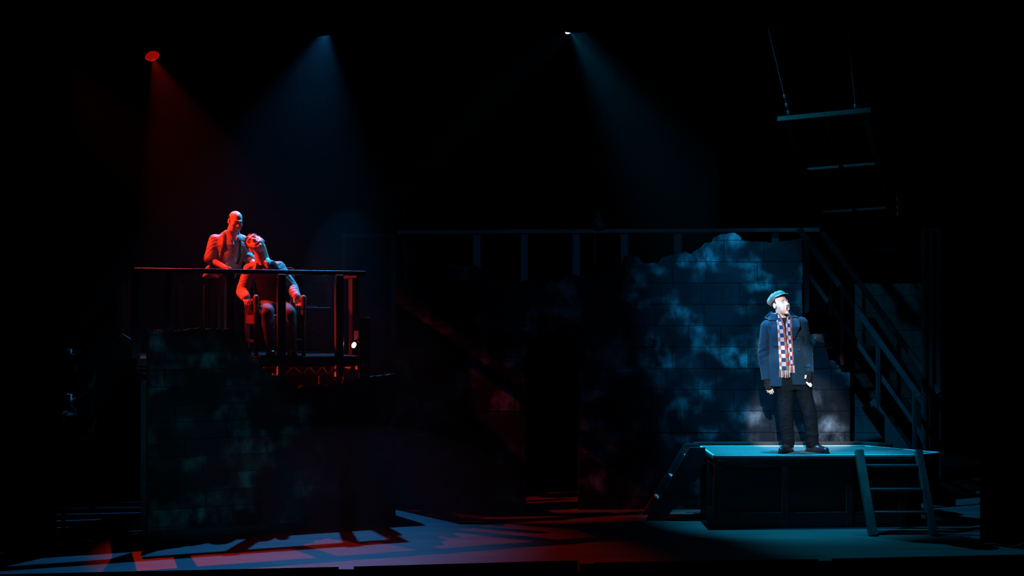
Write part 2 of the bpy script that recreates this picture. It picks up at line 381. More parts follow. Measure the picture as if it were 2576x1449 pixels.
# left-hand wall, in line with the front edge of the upper platform
RAILH = 0.529; DECK = EYE-0.44
hR = lambda px: 124-8*(px-360)/552
def pf(px, back=0.0):
    """point (x, y) on the platform's front line seen at pixel column px"""
    d_ = 14.0*119.1/hR(px); return Vector(((px-CX)/F*d_, d_, 0))
FLp, FRp = pf(345), pf(912)
uA = (FRp-FLp).normalized(); nA = Vector((uA.y, -uA.x, 0))
if nA.y > 0: nA = -nA
oA = pf(345)+nA*0.09
def axz(px, py):
    # intersection of the view ray with the wall plane
    r = Vector(((px-CX)/F, 1.0, 0)); t = oA.dot(nA)/r.dot(nA); p = r*t
    return ((p-oA).dot(uA), EYE+(HY-py)/F*t)
profA = [(371, 827), (384, 831), (419, 829), (450, 832), (464, 830), (488, 826), (502, 825), (516, 828), (536, 827), (557, 830), (571, 828), (583, 823.5), (586, 833), (597, 845), (603, 848), (605, 869), (626, 874), (633, 886), (634, 903), (653, 905), (655, 925), (690, 945), (725, 958), (733, 963), (751, 979), (755, 977), (761, 970), (770, 969), (785, 973), (820, 973), (828, 968), (857, 966), (895, 955), (930, 948), (996, 940)]
profA = [axz(*p) for p in profA]
zl = axz(500, 1016)[1]
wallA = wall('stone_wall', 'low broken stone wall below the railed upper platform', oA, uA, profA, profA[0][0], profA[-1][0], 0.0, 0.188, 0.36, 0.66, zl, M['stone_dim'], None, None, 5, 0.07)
# dim block wall behind the stair
profC = [((2150-CX)/F*17.2, 2.75), ((2345-CX)/F*17.2, 2.75)]
wall('block_wall', 'dim plain block wall behind the steep stair', (0, 17.2, 0), (1, 0, 0), profC, profC[0][0], profC[1][0], 0.0, 0.235, 0.3, 0.45, 0.0, M['grey_wood'], None, None, 9, 0.06)

# ------------------------------------------------------------------ upper platform
BRp = Vector((-3.24, 18.1, 0)); BLp = Vector((-6.04, 19.26, 0))
cen = (FLp+FRp+BRp+BLp)/4
Zv = lambda z: Vector((0, 0, z))
plat = thing('upper_platform', 'high railed wooden platform carrying the two men', 'platform', (cen.x, cen.y, 0))
def boards(corners, n, m, th, z, gap=0.006):
    a, b, c, d_ = corners  # front-left, front-right, back-right, back-left
    for i in range(n):
        t0, t1 = i/n, (i+1)/n
        q = [a.lerp(d_, t0), b.lerp(c, t0), b.lerp(c, t1-gap), a.lerp(d_, t1-gap)]
        obj('deck_plank', prism([p+Zv(z-th) for p in q], Zv(th)), m, plat)
boards((FLp, FRp, BRp, BLp), 18, M['deck_black'], 0.03, DECK)
inw = -nA
# fascia and sub-frame
fa = lambda px, o=0.0: pf(px)+nA*o
obj('fascia_board', bar(fa(345, 0.016)+Zv(DECK-0.042), fa(912, 0.016)+Zv(DECK-0.042), 0.03, 0.076), M['rail_paint'], plat)
obj('lower_fascia_board', bar(fa(345, -0.015)+Zv(DECK-0.1), fa(905, -0.015)+Zv(DECK-0.1), 0.03, 0.036), M['rail_paint'], plat)
for a, b in ((FRp, BRp), (BRp, BLp), (BLp, FLp)):
    obj('edge_joist', bar(a+Zv(DECK-0.1)+(cen-a).normalized()*0.06, b+Zv(DECK-0.1)+(cen-b).normalized()*0.06, 0.04, 0.13), M['black_paint'], plat)
for p in (FLp, BRp, BLp):
    q = p+(cen-p).normalized()*0.25
    obj('support_post', bx((q.x, q.y, (DECK-0.17)/2), (0.09, 0.09, DECK-0.17)), M['black_paint'], plat)
q = FRp+(cen-FRp).normalized()*0.5
obj('support_post', bx((q.x, q.y, (DECK-0.17)/2), (0.09, 0.09, DECK-0.17)), M['black_paint'], plat)
# steel truss under the right part of the front edge
tz1, tz0 = EYE-(924-HY)/225, EYE-(943-HY)/225
truss = obj('truss', bar(fa(668, -0.1)+Zv(tz1), fa(893, -0.1)+Zv(tz1), 0.03, 0.02), M['steel'], plat)
obj('bottom_chord', bar(fa(690, -0.1)+Zv(tz0), fa(879, -0.1)+Zv(tz0), 0.03, 0.022), M['steel'], truss)
xs = [700, 722, 745, 768, 785, 800, 818, 832, 848, 862, 874]
for i in range(len(xs)-1):
    za, zb_ = (tz1, tz0) if i % 2 == 0 else (tz0, tz1)
    obj('diagonal', tube([fa(xs[i], -0.1)+Zv(za), fa(xs[i+1], -0.1)+Zv(zb_)], 0.008), M['steel'], truss)
obj('diagonal', tube([fa(893, -0.1)+Zv(tz1), fa(879, -0.1)+Zv(tz0)], 0.012), M['steel'], truss)
obj('hanging_hook', tube([fa(842, 0.0)+Zv(tz0-0.02), fa(862, 0.0)+Zv(tz0-0.02), fa(866, 0)+Zv(tz0-0.06), fa(862, 0)+Zv(tz0-0.1)], 0.01), M['steel'], truss)
obj('hanging_rod', tube([fa(806, -0.05)+Zv(tz0-0.02), fa(806, -0.05)+Zv(tz0-0.12)], 0.007), M['steel'], truss)
# railing: top rails and posts
RZ = EYE+RAILH
def railing(a, b, wd, posts, nm='handrail', deep=None):
    hr_ = 0.075 if deep else 0.05
    r = obj(nm, bar(a+Zv(RZ-hr_/2), b+Zv(RZ-hr_/2), wd, hr_), M['rail_paint'], plat, bevel=0.006)
    for q, s in posts:
        obj('rail_post', bx((q.x, q.y, (RZ-0.05+DECK)/2), (s, deep or s, RZ-0.05-DECK), Matrix.Rotation(math.atan2(uA.y, uA.x), 3, 'Z')), M['rail_paint'], plat, bevel=0.004)
fo = -0.03
railing(fa(335, fo), fa(920, fo), 0.1, [])
for px_ in (342, 423, 580):
    q = fa(px_, fo)
    obj('rail_post', bx((q.x, q.y, (RZ-0.05+DECK)/2), (0.088, 0.088, RZ-0.05-DECK), Matrix.Rotation(math.atan2(uA.y, uA.x), 3, 'Z')), M['rail_paint'], plat, bevel=0.004)
for px_, zb_ in ((706, tz0-0.03), (851, tz0-0.03)):
    q = fa(px_, 0.03)
    obj('rail_post', bx((q.x, q.y, (RZ-0.05+zb_)/2), (0.088, 0.088, RZ-0.05-zb_), Matrix.Rotation(math.atan2(uA.y, uA.x), 3, 'Z')), M['rail_paint'], plat, bevel=0.004)
ln = lambda a, b, t: a.lerp(b, t)
railing(FRp+Vector((-0.03, 0.05, 0)), BRp, 0.09, [(ln(FRp, BRp, 0.095), 0.085), (ln(FRp, BRp, 0.36), 0.085), (ln(FRp, BRp, 0.7), 0.085), (BRp, 0.085)], deep=0.17)
railing(BRp, BLp, 0.09, [(ln(BRp, BLp, 0.3), 0.085), (ln(BRp, BLp, 0.62), 0.085), (BLp, 0.085)])
railing(BLp, FLp+Vector((0.02, 0.1, 0)), 0.09, [(ln(BLp, FLp, 0.35), 0.085), (ln(BLp, FLp, 0.7), 0.085)])
# little black side wing at the right end of the platform, with a lit foot lantern
q0, q1 = P(903, 799, 14.3), P(929, 799, 14.3)
o = obj('masking_board', prism([Vector((q0.x, 14.3, DECK-0.35)), Vector((q1.x, 14.3, DECK-0.35)), q1, q0], (0, 0.06, 0)), M['black_paint'], plat, bevel=0.004)

# ------------------------------------------------------------------ lanterns
def lantern(name, label, pos, target, color, power, size, lens, r=0.09, L_=0.3, blend=0.4, door=False, light=True, pipe=0.6, rim=None, cat='stage light', group=None, soft=None):
    pos = Vector(pos); ax = (Vector(target)-pos).normalized(); t = thing(name, label, cat, pos, group)
    obj('barrel', lathe([(r*0.55, -L_), (r*0.95, -L_*0.85), (r*1.0, -L_*0.35), (r*1.12, -L_*0.3), (r*1.12, 0.0), (r*1.02, 0.0), (r*1.02, -0.04), (r*0.9, -0.05), (r*0.5, -L_+0.01)], pos, ax, ring=True), M['black_metal'], t, True)
    obj('lens', lathe([(0.001, 0.008), (r*0.6, 0.005), (r*0.99, -0.004), (r*0.99, -0.012), (0.001, -0.012)], pos, ax), lens, t, True)
    if rim:
        obj('colour_frame', lathe([(r*1.0, -0.012), (r*1.1, -0.012), (r*1.1, -0.004), (r*1.0, -0.004)], pos, ax, ring=True), rim, t)
    side = ax.cross(Vector((0, 0, 1))).normalized(); c = pos-ax*L_*0.5
    up = Vector((0, 0, 1))
    obj('yoke', tube([c+side*r*1.2, c+side*r*1.3+up*r*1.2, c+up*r*2.2, c-side*r*1.3+up*r*1.2, c-side*r*1.2], 0.012), M['black_metal'], t)
    obj('clamp', bx(c+up*(r*2.2+0.05), (0.05, 0.05, 0.1)), M['steel'], t)
    if pipe:
        obj('bar', tube([c+up*(r*2.2+0.1)-Vector((pipe, 0, 0)), c+up*(r*2.2+0.1)+Vector((pipe, 0, 0))], 0.024), M['black_metal'], t)
    if pipe:
        for sx in (-1, 1):
            q_ = c+up*(r*2.2+0.1)+Vector((sx*pipe*0.9, 0, 0))
            obj('bar_wire', tube([q_, (q_.x, q_.y, 8.62)], 0.003, n=6), M['black_metal'], t)
    if door:
        upv = side.cross(ax).normalized()
        for dv, sd in ((upv, side), (-upv, side), (side, upv), (-side, upv)):
            b0 = pos+dv*r*1.12; b1 = b0+dv*0.05+ax*r*1.5
            obj('barn_door', prism([b0-sd*r*0.9, b0+sd*r*0.9, b1+sd*r*1.2, b1-sd*r*1.2], dv*0.004), M['black_metal'], t)
    if light:
        spot('beam', pos+ax*0.02, target, color, power, size, blend, soft or r*0.7, t, pos)
    return t
pr = P(383, 141, 15.8)
lantern('stage_lantern', 'round red glowing stage lantern hanging high at upper left', pr, (-2.5, 13.4, 1.4), RED, 1700, 40, M['lens_red'], 0.085, rim=M['lens_rim'], soft=0.008)
pb = P(822, 67, 16.24)
lantern('stage_lantern', 'lantern throwing a blue beam down on the platform from the border', pb, (-2.9, 13.8, 1.4), BLUE, 2900, 56, M['lens_blue'], 0.085, blend=0.7, soft=0.03)
pw = P(1433, 77, 15.9)
lantern('stage_lantern', 'lantern with a bright white crescent lens at the top centre', pw, (3.0, 13.8, 1.9), CYAN, 1300, 30, M['lens_white'], 0.06, blend=0.9, soft=0.01)
# foot lantern on the platform
pl = P(890, 868, 14.5)
lantern('foot_lantern', 'small bright foot lantern on the platform beside the right railing', pl, pl+Vector((-0.45, -0.7, 0.25)), (1, 0.9, 0.85), 3, 60, M['lens_warm'], 0.035, 0.1, pipe=0)
# wing boom with two dark lanterns
bmx = (160-CX)/F*12.9
boom = thing('light_boom', 'black vertical boom pole standing by the left curtain', 'pole', (bmx, 12.9, 0))
obj('pole', tube([(bmx, 12.9, 0.02), (bmx, 12.9, 2.0)], 0.024), M['pit'], boom, True)
obj('base_plate', lathe([(0.22, 0), (0.22, 0.02), (0.03, 0.03)], (bmx, 12.9, 0), (0, 0, 1)), M['black_metal'], boom)
for z_, lab in ((1.66, 'upper dark side lantern with barn doors on the left boom'), (1.2, 'lower dark side lantern with barn doors on the left boom')):
    p_ = Vector((bmx+0.17, 12.82, z_)); ax = Vector((0.75, -0.35, -0.25))
    t = lantern('side_lantern', lab, p_, p_+ax, CYAN, 0, 30, M['black_metal'], 0.075, 0.24, door=True, light=False, pipe=0, group='dark lanterns on the left boom')
    obj('boom_arm', tube([(bmx, 12.9, z_+0.19), (bmx+0.12, 12.87, z_+0.24), (bmx+0.22, 12.82, z_+0.3)], [0.026, 0.016, 0.008]), M['steel'], t, True)

# ------------------------------------------------------------------ boy's platform with step units
DB = 0.785
def dk(px, py):
    d_ = F*(EYE-DB)/(py-HY); return Vector(((px-CX)/F*d_, d_, 0))
fLx = 2.18
dF = [Vector((fLx, 13.56, 0)), Vector((4.38, 13.64, 0)), Vector((4.77, 13.92, 0)), Vector((4.12, 14.66, 0)), Vector((fLx, 14.6, 0))]
low = thing('stage_platform', 'low wooden platform with bright edges under the boy', 'platform', (3.2, 14.0, 0))
obj('deck', prism([p+Zv(DB-0.04) for p in dF], Zv(0.04)), M['deck_paint'], low)
cd = sum(dF, Vector())/5
for i in range(5):
    a, b = dF[i], dF[(i+1) % 5]
    nn = Vector((b.y-a.y, -(b.x-a.x), 0)).normalized()
    obj('edge_strip', bar(a+Zv(DB-0.004)-nn*0.012, b+Zv(DB-0.004)-nn*0.012, 0.026, 0.02), M['edge_highlight'], low)  # pale strip stands in for the lit rim of the deck
base = [p+(cd-p).normalized()*0.04 for p in dF]; base[2] = Vector((4.55, 13.98, 0)); base[1] = Vector((4.3, 13.69, 0))
def panelface(a, b, cuts, nm):
    d_ = (b-a); L_ = d_.length; u = d_.normalized(); n_ = Vector((u.y, -u.x, 0))
    obj(nm, prism([a+Zv(0.005)-n_*0.03, b+Zv(0.005)-n_*0.03, b+Zv(DB-0.045)-n_*0.03, a+Zv(DB-0.045)-n_*0.03], -n_*0.02), M['panel_wood'], low)
    for c in cuts:
        q = a+u*(L_*c)
        obj('stile', bx((q.x, q.y, DB/2-0.02), (0.075, 0.045, DB-0.05), Matrix.Rotation(math.atan2(u.y, u.x), 3, 'Z')), M['panel_wood'], low, bevel=0.004)
    for z_, h_ in ((DB-0.085, 0.075), (0.09, 0.16)):
        obj('rail', bar(a+Zv(z_), b+Zv(z_), 0.04, h_), M['panel_wood'], low, bevel=0.004)
panelface(base[0], base[1], (0.02, 0.36, 0.7, 0.98), 'front_panel')
panelface(base[4], base[0], (0.03, 0.5, 0.97), 'side_panel')
panelface(base[1], base[2], (0.9,), 'corner_panel')
# low kerb board behind the deck
kb = [dk(1745, 1122.5), dk(2172, 1121), dk(2247, 1126)]
for a, b in zip(kb[:-1], kb[1:]):
    a = Vector((a.x, a.y+0.05, 0)); b = Vector((b.x, b.y+0.05, 0))
    obj('kerb_board', bar(a+Zv(DB+0.018), b+Zv(DB+0.018), 0.045, 0.05), M['dark_wood'], low, bevel=0.003)
# ladder-like step unit leaning on the front
lad = thing('step_ladder', 'plain open step ladder leaning against the front of the low platform', 'ladder', (4.09, 13.3, 0))
for xa, xb, wd in ((3.756, 3.777, 0.085), (4.40, 4.415, 0.075)):
    obj('side_rail', bar((xb, 13.1, 0.0), (xa, 13.56, DB+0.06), wd, 0.075, up=(0, -1, 0.5)), M['rail_paint'], lad, bevel=0.004)
for z_ in (0.225, 0.452, 0.69):
    y_ = 13.1+0.46*(z_/(DB+0.06))
    obj('tread', bx((4.085, y_+0.03, z_), (0.6, 0.1, 0.022)), M['black_paint'], lad, bevel=0.003)
    obj('tread_edge', bx((4.085, y_-0.022, z_), (0.6, 0.006, 0.022)), M['grey_wood'], lad)
# step unit on the left side
st = thing('step_unit', 'dark open steps climbing to the left side of the low platform', 'steps', (1.85, 14.3, 0))
for y_ in (14.08, 14.5):
    pts = [(1.58, y_, 0), (1.76, y_, 0), (2.17, y_, 0.62), (2.165, y_, 0.82), (2.02, y_, 0.82), (1.5, y_, 0.02)]
    obj('stringer', prism([(1.5, y_, 0), (1.72, y_, 0), (2.175, y_, 0.66), (2.175, y_, 0.825), (2.0, y_, 0.825)], (0, 0.035, 0)), M['black_paint'], st, bevel=0.003)
for py_, px_ in ((1149, 1731), (1199, 1692), (1252, 1656)):
    p_ = P(px_, py_, 14.25)
    obj('tread', bx((p_.x+0.13, 14.305, p_.z-0.015), (0.24, 0.39, 0.03)), M['black_paint'], st, bevel=0.003)
    obj('tread_nosing', bx((p_.x, 14.305, p_.z-0.012), (0.03, 0.39, 0.03)), M['edge_highlight'], st)  # highlight on the tread tip put into the nosing colour

# ------------------------------------------------------------------ steep stair on the right
A0 = Vector((4.444, 15.2, 0)); dS = Vector((0.83, -0.56, 0)); wS = Vector((0.47, 0.7, 0))
zS = lambda s: 2.03-1.375*s
stair = thing('steep_stair', 'steep dark stair with handrails rising behind the low platform', 'stair', A0+dS*0.4)
S = lambda s, w_, z: A0+dS*s+wS*w_+Zv(z)
for w_ in (0.0, 1.0):
    obj('handrail', bar(S(-1.0, w_, zS(-1.0)), S(0.5, w_, zS(0.5)), 0.045, 0.07), M['stair_paint'], stair, bevel=0.004)
    for s in (-0.9, -0.45, 0.0, 0.44):
        obj('baluster_post', bx(S(s, w_, (zS(s)+zS(s)-0.95)/2), (0.045, 0.045, 0.95)), M['stair_paint'], stair, bevel=0.003)
    obj('mid_rail', bar(S(-0.9, w_+0.03, zS(-0.9)-0.42), S(0.44, w_+0.03, zS(0.44)-0.42), 0.025, 0.05), M['stair_paint'], stair)
    obj('stringer', bar(S(-0.12, w_, zS(-0.12)-0.95), S(0.36, w_, zS(0.36)-0.95), 0.04, 0.2), M['stair_paint'], stair, bevel=0.003)
    obj('upper_stringer', bar(S(-1.05, w_+0.06, zS(-1.05)-0.98), S(-0.1, w_+0.06, zS(-0.1)-0.98), 0.03, 0.12), M['pit'], stair)  # near-black material puts the shade on the upper run into its colour
    q = S(0.44, w_, 0); obj('foot_post', bx((q.x, q.y, 0.35), (0.06, 0.06, 0.7)), M['pit'], stair)
for k in range(8):
    s = -1.0+k*0.155; a = S(s, 0.05, zS(s)-0.95); b = S(s, 0.95, zS(s)-0.95)
    obj('tread', bar(a, b, 0.15, 0.03), M['pit'], stair, bevel=0.003)
# tall column at the far right with battens
cxm = (2345-CX)/F*15.6
colm = thing('set_column', 'tall dark panelled column at the right end of the set', 'column', (cxm, 15.6, 0))
obj('shaft', bx((cxm, 15.7, 1.7), (0.17, 0.12, 3.4)), M['black_paint'], colm, bevel=0.005)
for dx in (-0.09, 0.0, 0.1):
    obj('batten', bx((cxm+dx, 15.63, 1.7), (0.035, 0.03, 3.4)), M['stair_paint'], colm, bevel=0.003)
# stair stringer piece, built as a small wedge behind the wall's lower right shoulder
o = obj('stringer_piece', prism([P(2046, 790, 15.4), P(2046, 842, 15.4), P(2088, 850, 15.4), P(2074, 826, 15.4), P(2058, 803, 15.4)], (0, 0.05, 0)), M['stone'])
tag(o, 'small triangular broken flat just right of the boy\'s shoulder', 'flat')
root = thing('stringer_brace', 'wooden brace propping the small stringer piece', 'brace', P(2055, 842, 15.43))
obj('brace_post', bx((P(2052, 842, 15.5).x, 15.5, 1.03), (0.05, 0.05, 2.06)), M['pit'], root)
# ------------------------------------------------------------------ walkway railing behind the right wall
WZ = EYE+225*16.2/F; WD = WZ-1.05; yW = 16.2
walk = thing('rear_walkway', 'rear walkway with railing seen above the broken wall', 'walkway', (1.5, yW, 0))
xw = lambda px: (px-CX)/F*yW
for i in range(14):
    xa = xw(995)+(xw(2060)-xw(995))*i/14; xb = xw(995)+(xw(2060)-xw(995))*(i+1)/14-0.006
    obj('deck_plank', bx(((xa+xb)/2, yW+0.45, WD-0.02), (xb-xa, 1.0, 0.035)), M['black_paint'], walk)
obj('handrail', bar((xw(1000), yW, WZ-0.03-0.03), (xw(2060), yW, WZ-0.03), 0.11, 0.05), M['grey_wood'], walk, bevel=0.004)
for px_ in (1200, 1319, 1449, 1571, 1705, 1820, 1950):
    obj('rail_post', bx((xw(px_), yW+0.02, (WZ+WD)/2-0.03), (0.095, 0.06, WZ-WD-0.06)), M['grey_wood'], walk, bevel=0.004)
for px_ in (1010, 1500, 2040):
    obj('support_leg', bx((xw(px_), yW+0.6, WD/2-0.02), (0.09, 0.09, WD-0.04)), M['black_paint'], walk)
# finial standing on the walkway handrail
fp = P(1505, 572, yW); 
o = obj('newel_finial', lathe([(0.09, 0), (0.1, 0.03), (0.105, 0.07), (0.085, 0.12), (0.05, 0.14), (0.045, 0.18), (0.05, 0.2), (0.03, 0.23), (0.001, 0.24)], (fp.x, yW, WZ-0.03), (0, 0, 1)), M['rail_paint'], walk, True)
# lower walkway rail linking to the upper platform
y2 = 16.6; z2 = EYE+(HY-589)*y2/F; x2 = lambda px: (px-CX)/F*y2
lk = thing('link_railing', 'thin dark railing between upper platform and rear walkway', 'railing', (x2(930), y2, 0))
obj('handrail', bar((x2(860), y2, z2-0.02), (x2(993), y2, z2-0.02), 0.07, 0.04), M['rail_paint'], lk, bevel=0.003)
for px_ in (866, 990):
    obj('rail_post', bx((x2(px_), y2, (z2-0.04)/2), (0.07, 0.07, z2-0.04)), M['black_paint'], lk, bevel=0.003)
# hanging pipes seen as faint verticals
for px_, py0, py1, lab in ((1020, 440, 585, 'thin dark upright pipe left of centre above the walkway'), (1497, 440, 575, 'thin dark upright pipe above the walkway finial')):
    a, b = P(px_, py0, 17.45), P(px_, py1, 17.45)
    t = thing('upright_pipe', lab, 'pipe', (b.x, 17.45, 0))
    obj('pipe', tube([(a.x, 17.45, 0.02), (a.x, 17.45, a.z)], 0.03), M['black_metal'], t, True)
    obj('foot', lathe([(0.12, 0), (0.12, 0.02), (0.035, 0.03)], (a.x, 17.45, 0), (0, 0, 1)), M['black_metal'], t)
# side steps by the back left of the upper platform
ss = thing('side_steps', 'dark side steps left of the upper platform railing', 'steps', (-4.75, 15.2, 0))
for k in range(5):
    p_ = P(318-k*14, 866+k*17, 15.3)
    obj('tread', bx((p_.x, 15.3, p_.z), (0.14, 0.7, 0.03)), M['grey_wood'], ss, bevel=0.003)
for y_ in (14.95, 15.65):
    a = P(338, 842, 15.3); b = P(255, 943, 15.3)
    obj('stringer', bar((a.x, y_, a.z-0.06), (b.x, y_, b.z-0.06), 0.03, 0.16), M['rail_paint'], ss)
    obj('leg', bx((b.x, y_, (b.z-0.06)/2), (0.05, 0.05, b.z-0.06)), M['black_paint'], ss)
o_ = P(322, 853, 15.0)
obj('landing_board', bar(P(304, 846, 14.93), P(332, 864, 14.93), 0.04, 0.075), M['grey_wood'], ss)

# ------------------------------------------------------------------ flown window frame
Wc = P(1968, 300, 15.6)
U = P(2183, 279, 15.6-0.4)-Wc
lo_, hi_ = 15.6, 19.0
for _ in range(40):
    md = (lo_+hi_)/2; V = P(2092, 638, md)-Wc
    if V.dot(U) > 0: lo_ = md
    else: hi_ = md
Nn = U.cross(V).normalized()
uu, vv = U.normalized(), V.normalized()
win = thing('flown_window_frame', 'empty six-pane window frame hanging tilted above the right stair', 'window frame', Wc+U/2+V)
def wb(a, b, wd, nm, th=0.05, up=None):
    obj(nm, bar(a, b, wd, th, up=up or Nn), M['rail_paint'], win, bevel=0.004)
K = lambda a, b: Wc+U*a+V*b
wb(K(-0.06, 0.0), K(1.04, 0.0), 0.045, 'top_rail', 0.07)
wb(K(0.035, 0.0), K(0.035, 1.0), 0.075, 'stile'); wb(K(0.965, 0.0), K(0.965, 1.0), 0.075, 'stile')
wb(K(0.0, 1.0), K(1.0, 1.0), 0.085, 'bottom_rail')
wb(K(0.5, 0.0), K(0.5, 1.0), 0.04, 'muntin', 0.04)
for b in (0.335, 0.655):
    wb(K(0.03, b), K(0.97, b), 0.04, 'muntin', 0.04)
def cable(a, lab, h=3.2, n=3, lean=-0.1):
    a = Vector(a); t = thing('hanging_cable', lab, 'cable', a)
    top_ = a+Vector((lean*h, 0.0, h))
    obj('wire', tube([a, top_], 0.004, n=6), M['steel'], t)
    dirn = (top_-a).normalized()
    for k, hh in enumerate((0.03, 0.13, 0.24)[:n]):
        q = a+dirn*hh
        obj('shackle', lathe([(0.006, -0.03), (0.02, -0.015), (0.012, 0.0), (0.022, 0.015), (0.006, 0.03)], q, dirn, n=10), M['steel'], t, True)
cable(K(0.08, 0.0)+Vector((0, 0, 0.04)), 'wire and shackles holding the top left corner of the window frame', 2.6, 3, -0.24)
cable(K(0.86, 0.0)+Vector((0, 0, 0.04)), 'wire and shackles holding the top right corner of the window frame', 2.4, 1, -0.1)
cable(K(0.03, 0.76)+Vector((-0.02, 0, 0.03)), 'wire and shackles on the lower left side of the window frame', 3.2, 3, 0.0)
cable(K(1.0, 0.74)+Vector((0.04, 0, 0.03)), 'wire and shackles on the lower right side of the window frame', 3.2, 3, -0.03)

# ------------------------------------------------------------------ chair, dresser on the upper platform
def frame(org, yaw):
    f = Vector((math.sin(yaw), -math.cos(yaw), 0)); r = Vector((math.cos(yaw), math.sin(yaw), 0))
    return lambda a, b, z: Vector(org)+r*a+f*b+Zv(z)      # a to its image right, b forward
yaw = math.radians(22)
O2 = Vector(((675-CX)/F*14.35, 14.35, DECK))
CH = frame(O2+Vector((0.045, 0.14, 0)), yaw)
Rz = Matrix.Rotation(yaw, 3, 'Z')
chair = thing('barber_chair', 'dark wooden armchair with tall front posts under the seated man', 'chair', O2)
for a in (-0.27, 0.27):
    obj('front_post', lathe([(0.024, 0), (0.024, 0.44), (0.03, 0.45), (0.026, 0.5), (0.032, 0.62), (0.034, 0.665), (0.022, 0.69), (0.001, 0.695)], CH(a, 0.31, 0), (0, 0, 1), n=14), M['chair_wood'], chair, True)
    obj('back_post', bar(CH(a, -0.24, 0), CH(a, -0.30, 1.02), 0.045, 0.045), M['chair_wood'], chair, bevel=0.004)
    obj('arm_rest', bar(CH(a, -0.27, 0.635), CH(a, 0.31, 0.635), 0.075, 0.03), M['chair_wood'], chair, bevel=0.006)
    obj('side_rail', bar(CH(a, -0.25, 0.4), CH(a, 0.31, 0.4), 0.03, 0.075), M['chair_wood'], chair, bevel=0.004)
    obj('side_stretcher', bar(CH(a, -0.24, 0.17), CH(a, 0.31, 0.17), 0.025, 0.03), M['chair_wood'], chair)
    for b in (-0.12, 0.0, 0.12):
        obj('arm_spindle', lathe([(0.011, 0), (0.017, 0.09), (0.01, 0.19)], CH(a, b, 0.44), (0, 0, 1), n=8), M['chair_wood'], chair, True)
obj('front_rail', bar(CH(-0.27, 0.3, 0.4), CH(0.27, 0.3, 0.4), 0.03, 0.075), M['chair_wood'], chair, bevel=0.004)
obj('front_stretcher', bar(CH(-0.27, 0.3, 0.22), CH(0.27, 0.3, 0.22), 0.025, 0.03), M['chair_wood'], chair)
obj('seat', bx(CH(0, 0.03, 0.45), (0.56, 0.56, 0.035), Rz), M['chair_wood'], chair, bevel=0.008)
for z_, h_ in ((0.98, 0.1), (0.58, 0.06)):
    obj('back_rail', bar(CH(-0.27, -0.27-0.03*(z_-0.5), z_), CH(0.27, -0.27-0.03*(z_-0.5), z_), 0.025, h_), M['chair_wood'], chair, bevel=0.004)
for a in (-0.16, -0.05, 0.06, 0.17):
    obj('back_slat', bar(CH(a, -0.255, 0.6), CH(a, -0.285, 0.95), 0.02, 0.06, up=CH(1, 0, 0)-CH(0, 0, 0)), M['chair_wood'], chair)
dp = Vector(((796-CX)/F*15.5, 15.5, DECK))
dr = thing('dresser', 'dark wooden dresser behind the seated man beside the right railing', 'dresser', dp)
obj('body', bx(dp+Vector((0, 0, 0.27)), (0.34, 0.4, 0.5)), M['dark_wood'], dr, bevel=0.004)
obj('top', bx(dp+Vector((-0.02, 0, 0.545)), (0.42, 0.45, 0.03)), M['dark_wood'], dr, bevel=0.005)
for z_ in (0.14, 0.3, 0.44):
    dd = obj('drawer', bx(dp+Vector((0, -0.205, z_)), (0.3, 0.02, 0.125)), M['dark_wood'], dr, bevel=0.003)
    obj('knob', lathe([(0.006, 0), (0.006, 0.015), (0.013, 0.022), (0.001, 0.034)], dp+Vector((0, -0.215, z_)), (0, -1, 0), n=10), M['steel'], dd, True)
rz = thing('razor_case', 'flat open razor case lying on the dresser top', 'case', dp+Vector((-0.08, -0.06, 0.56)))
obj('case', bx(dp+Vector((-0.08, -0.06, 0.569)), (0.2, 0.12, 0.018)), M['leather'], rz, bevel=0.003)
obj('lining', bx(dp+Vector((-0.08, -0.06, 0.580)), (0.18, 0.1, 0.004)), M['grey_wood'], rz)

# ------------------------------------------------------------------ people: implicit surfaces polygonised with surface nets
f32 = np.float32
def V3(*a): return np.array(a, f32)
def cap(p, a, b, ra, rb):
    a = np.asarray(a, f32); b = np.asarray(b, f32); ba = b-a
    t = np.clip(((p-a)@ba)/max(float(ba@ba), 1e-9), 0, 1)
    return np.linalg.norm(p-a-t[:, None]*ba, axis=1)-(ra+(rb-ra)*t)
def ell(p, c, r, R=None):
    q = p-np.asarray(c, f32)
    if R is not None: q = q@R
    r = np.asarray(r, f32); k0 = np.linalg.norm(q/r, axis=1); k1 = np.linalg.norm(q/(r*r), axis=1)+1e-6
    return k0*(k0-1)/k1
def smin(a, b, k):
    h = np.clip(0.5+0.5*(b-a)/k, 0, 1); return b+(a-b)*h-k*h*(1-h)
def smax(a, b, k): return -smin(-a, -b, k)
def chain(p, pts, rs, k=0.03):
    d = None
    for i in range(len(pts)-1):
        e = cap(p, pts[i], pts[i+1], rs[i], rs[i+1]); d = e if d is None else np.minimum(d, e)
    return d
def loft(p, zs, cx, cy, a, b, ex=2.3):
    z = p[:, 2]; X = np.interp(z, zs, cx); Y = np.interp(z, zs, cy); A = np.interp(z, zs, a); Bq = np.interp(z, zs, b)
    r = (np.abs((p[:, 0]-X)/A)**ex+np.abs((p[:, 1]-Y)/Bq)**ex)**(1/ex)
    d = (r-1)*np.minimum(A, Bq)
    return smax(d, np.maximum(z-zs[-1], zs[0]-z), 0.02).astype(f32)
def wrk(p, f, amp, seed=0):
    x, y, z = p[:, 0], p[:, 1], p[:, 2]
    return amp*(np.sin(f*(0.55*x+0.3*y+1.0*z)+3*np.sin(11*x+5*y+seed)+seed)*0.6+np.sin(f*0.53*(-0.9*x+0.4*y+0.8*z)+2*np.sin(8*z+seed*2))*0.5)
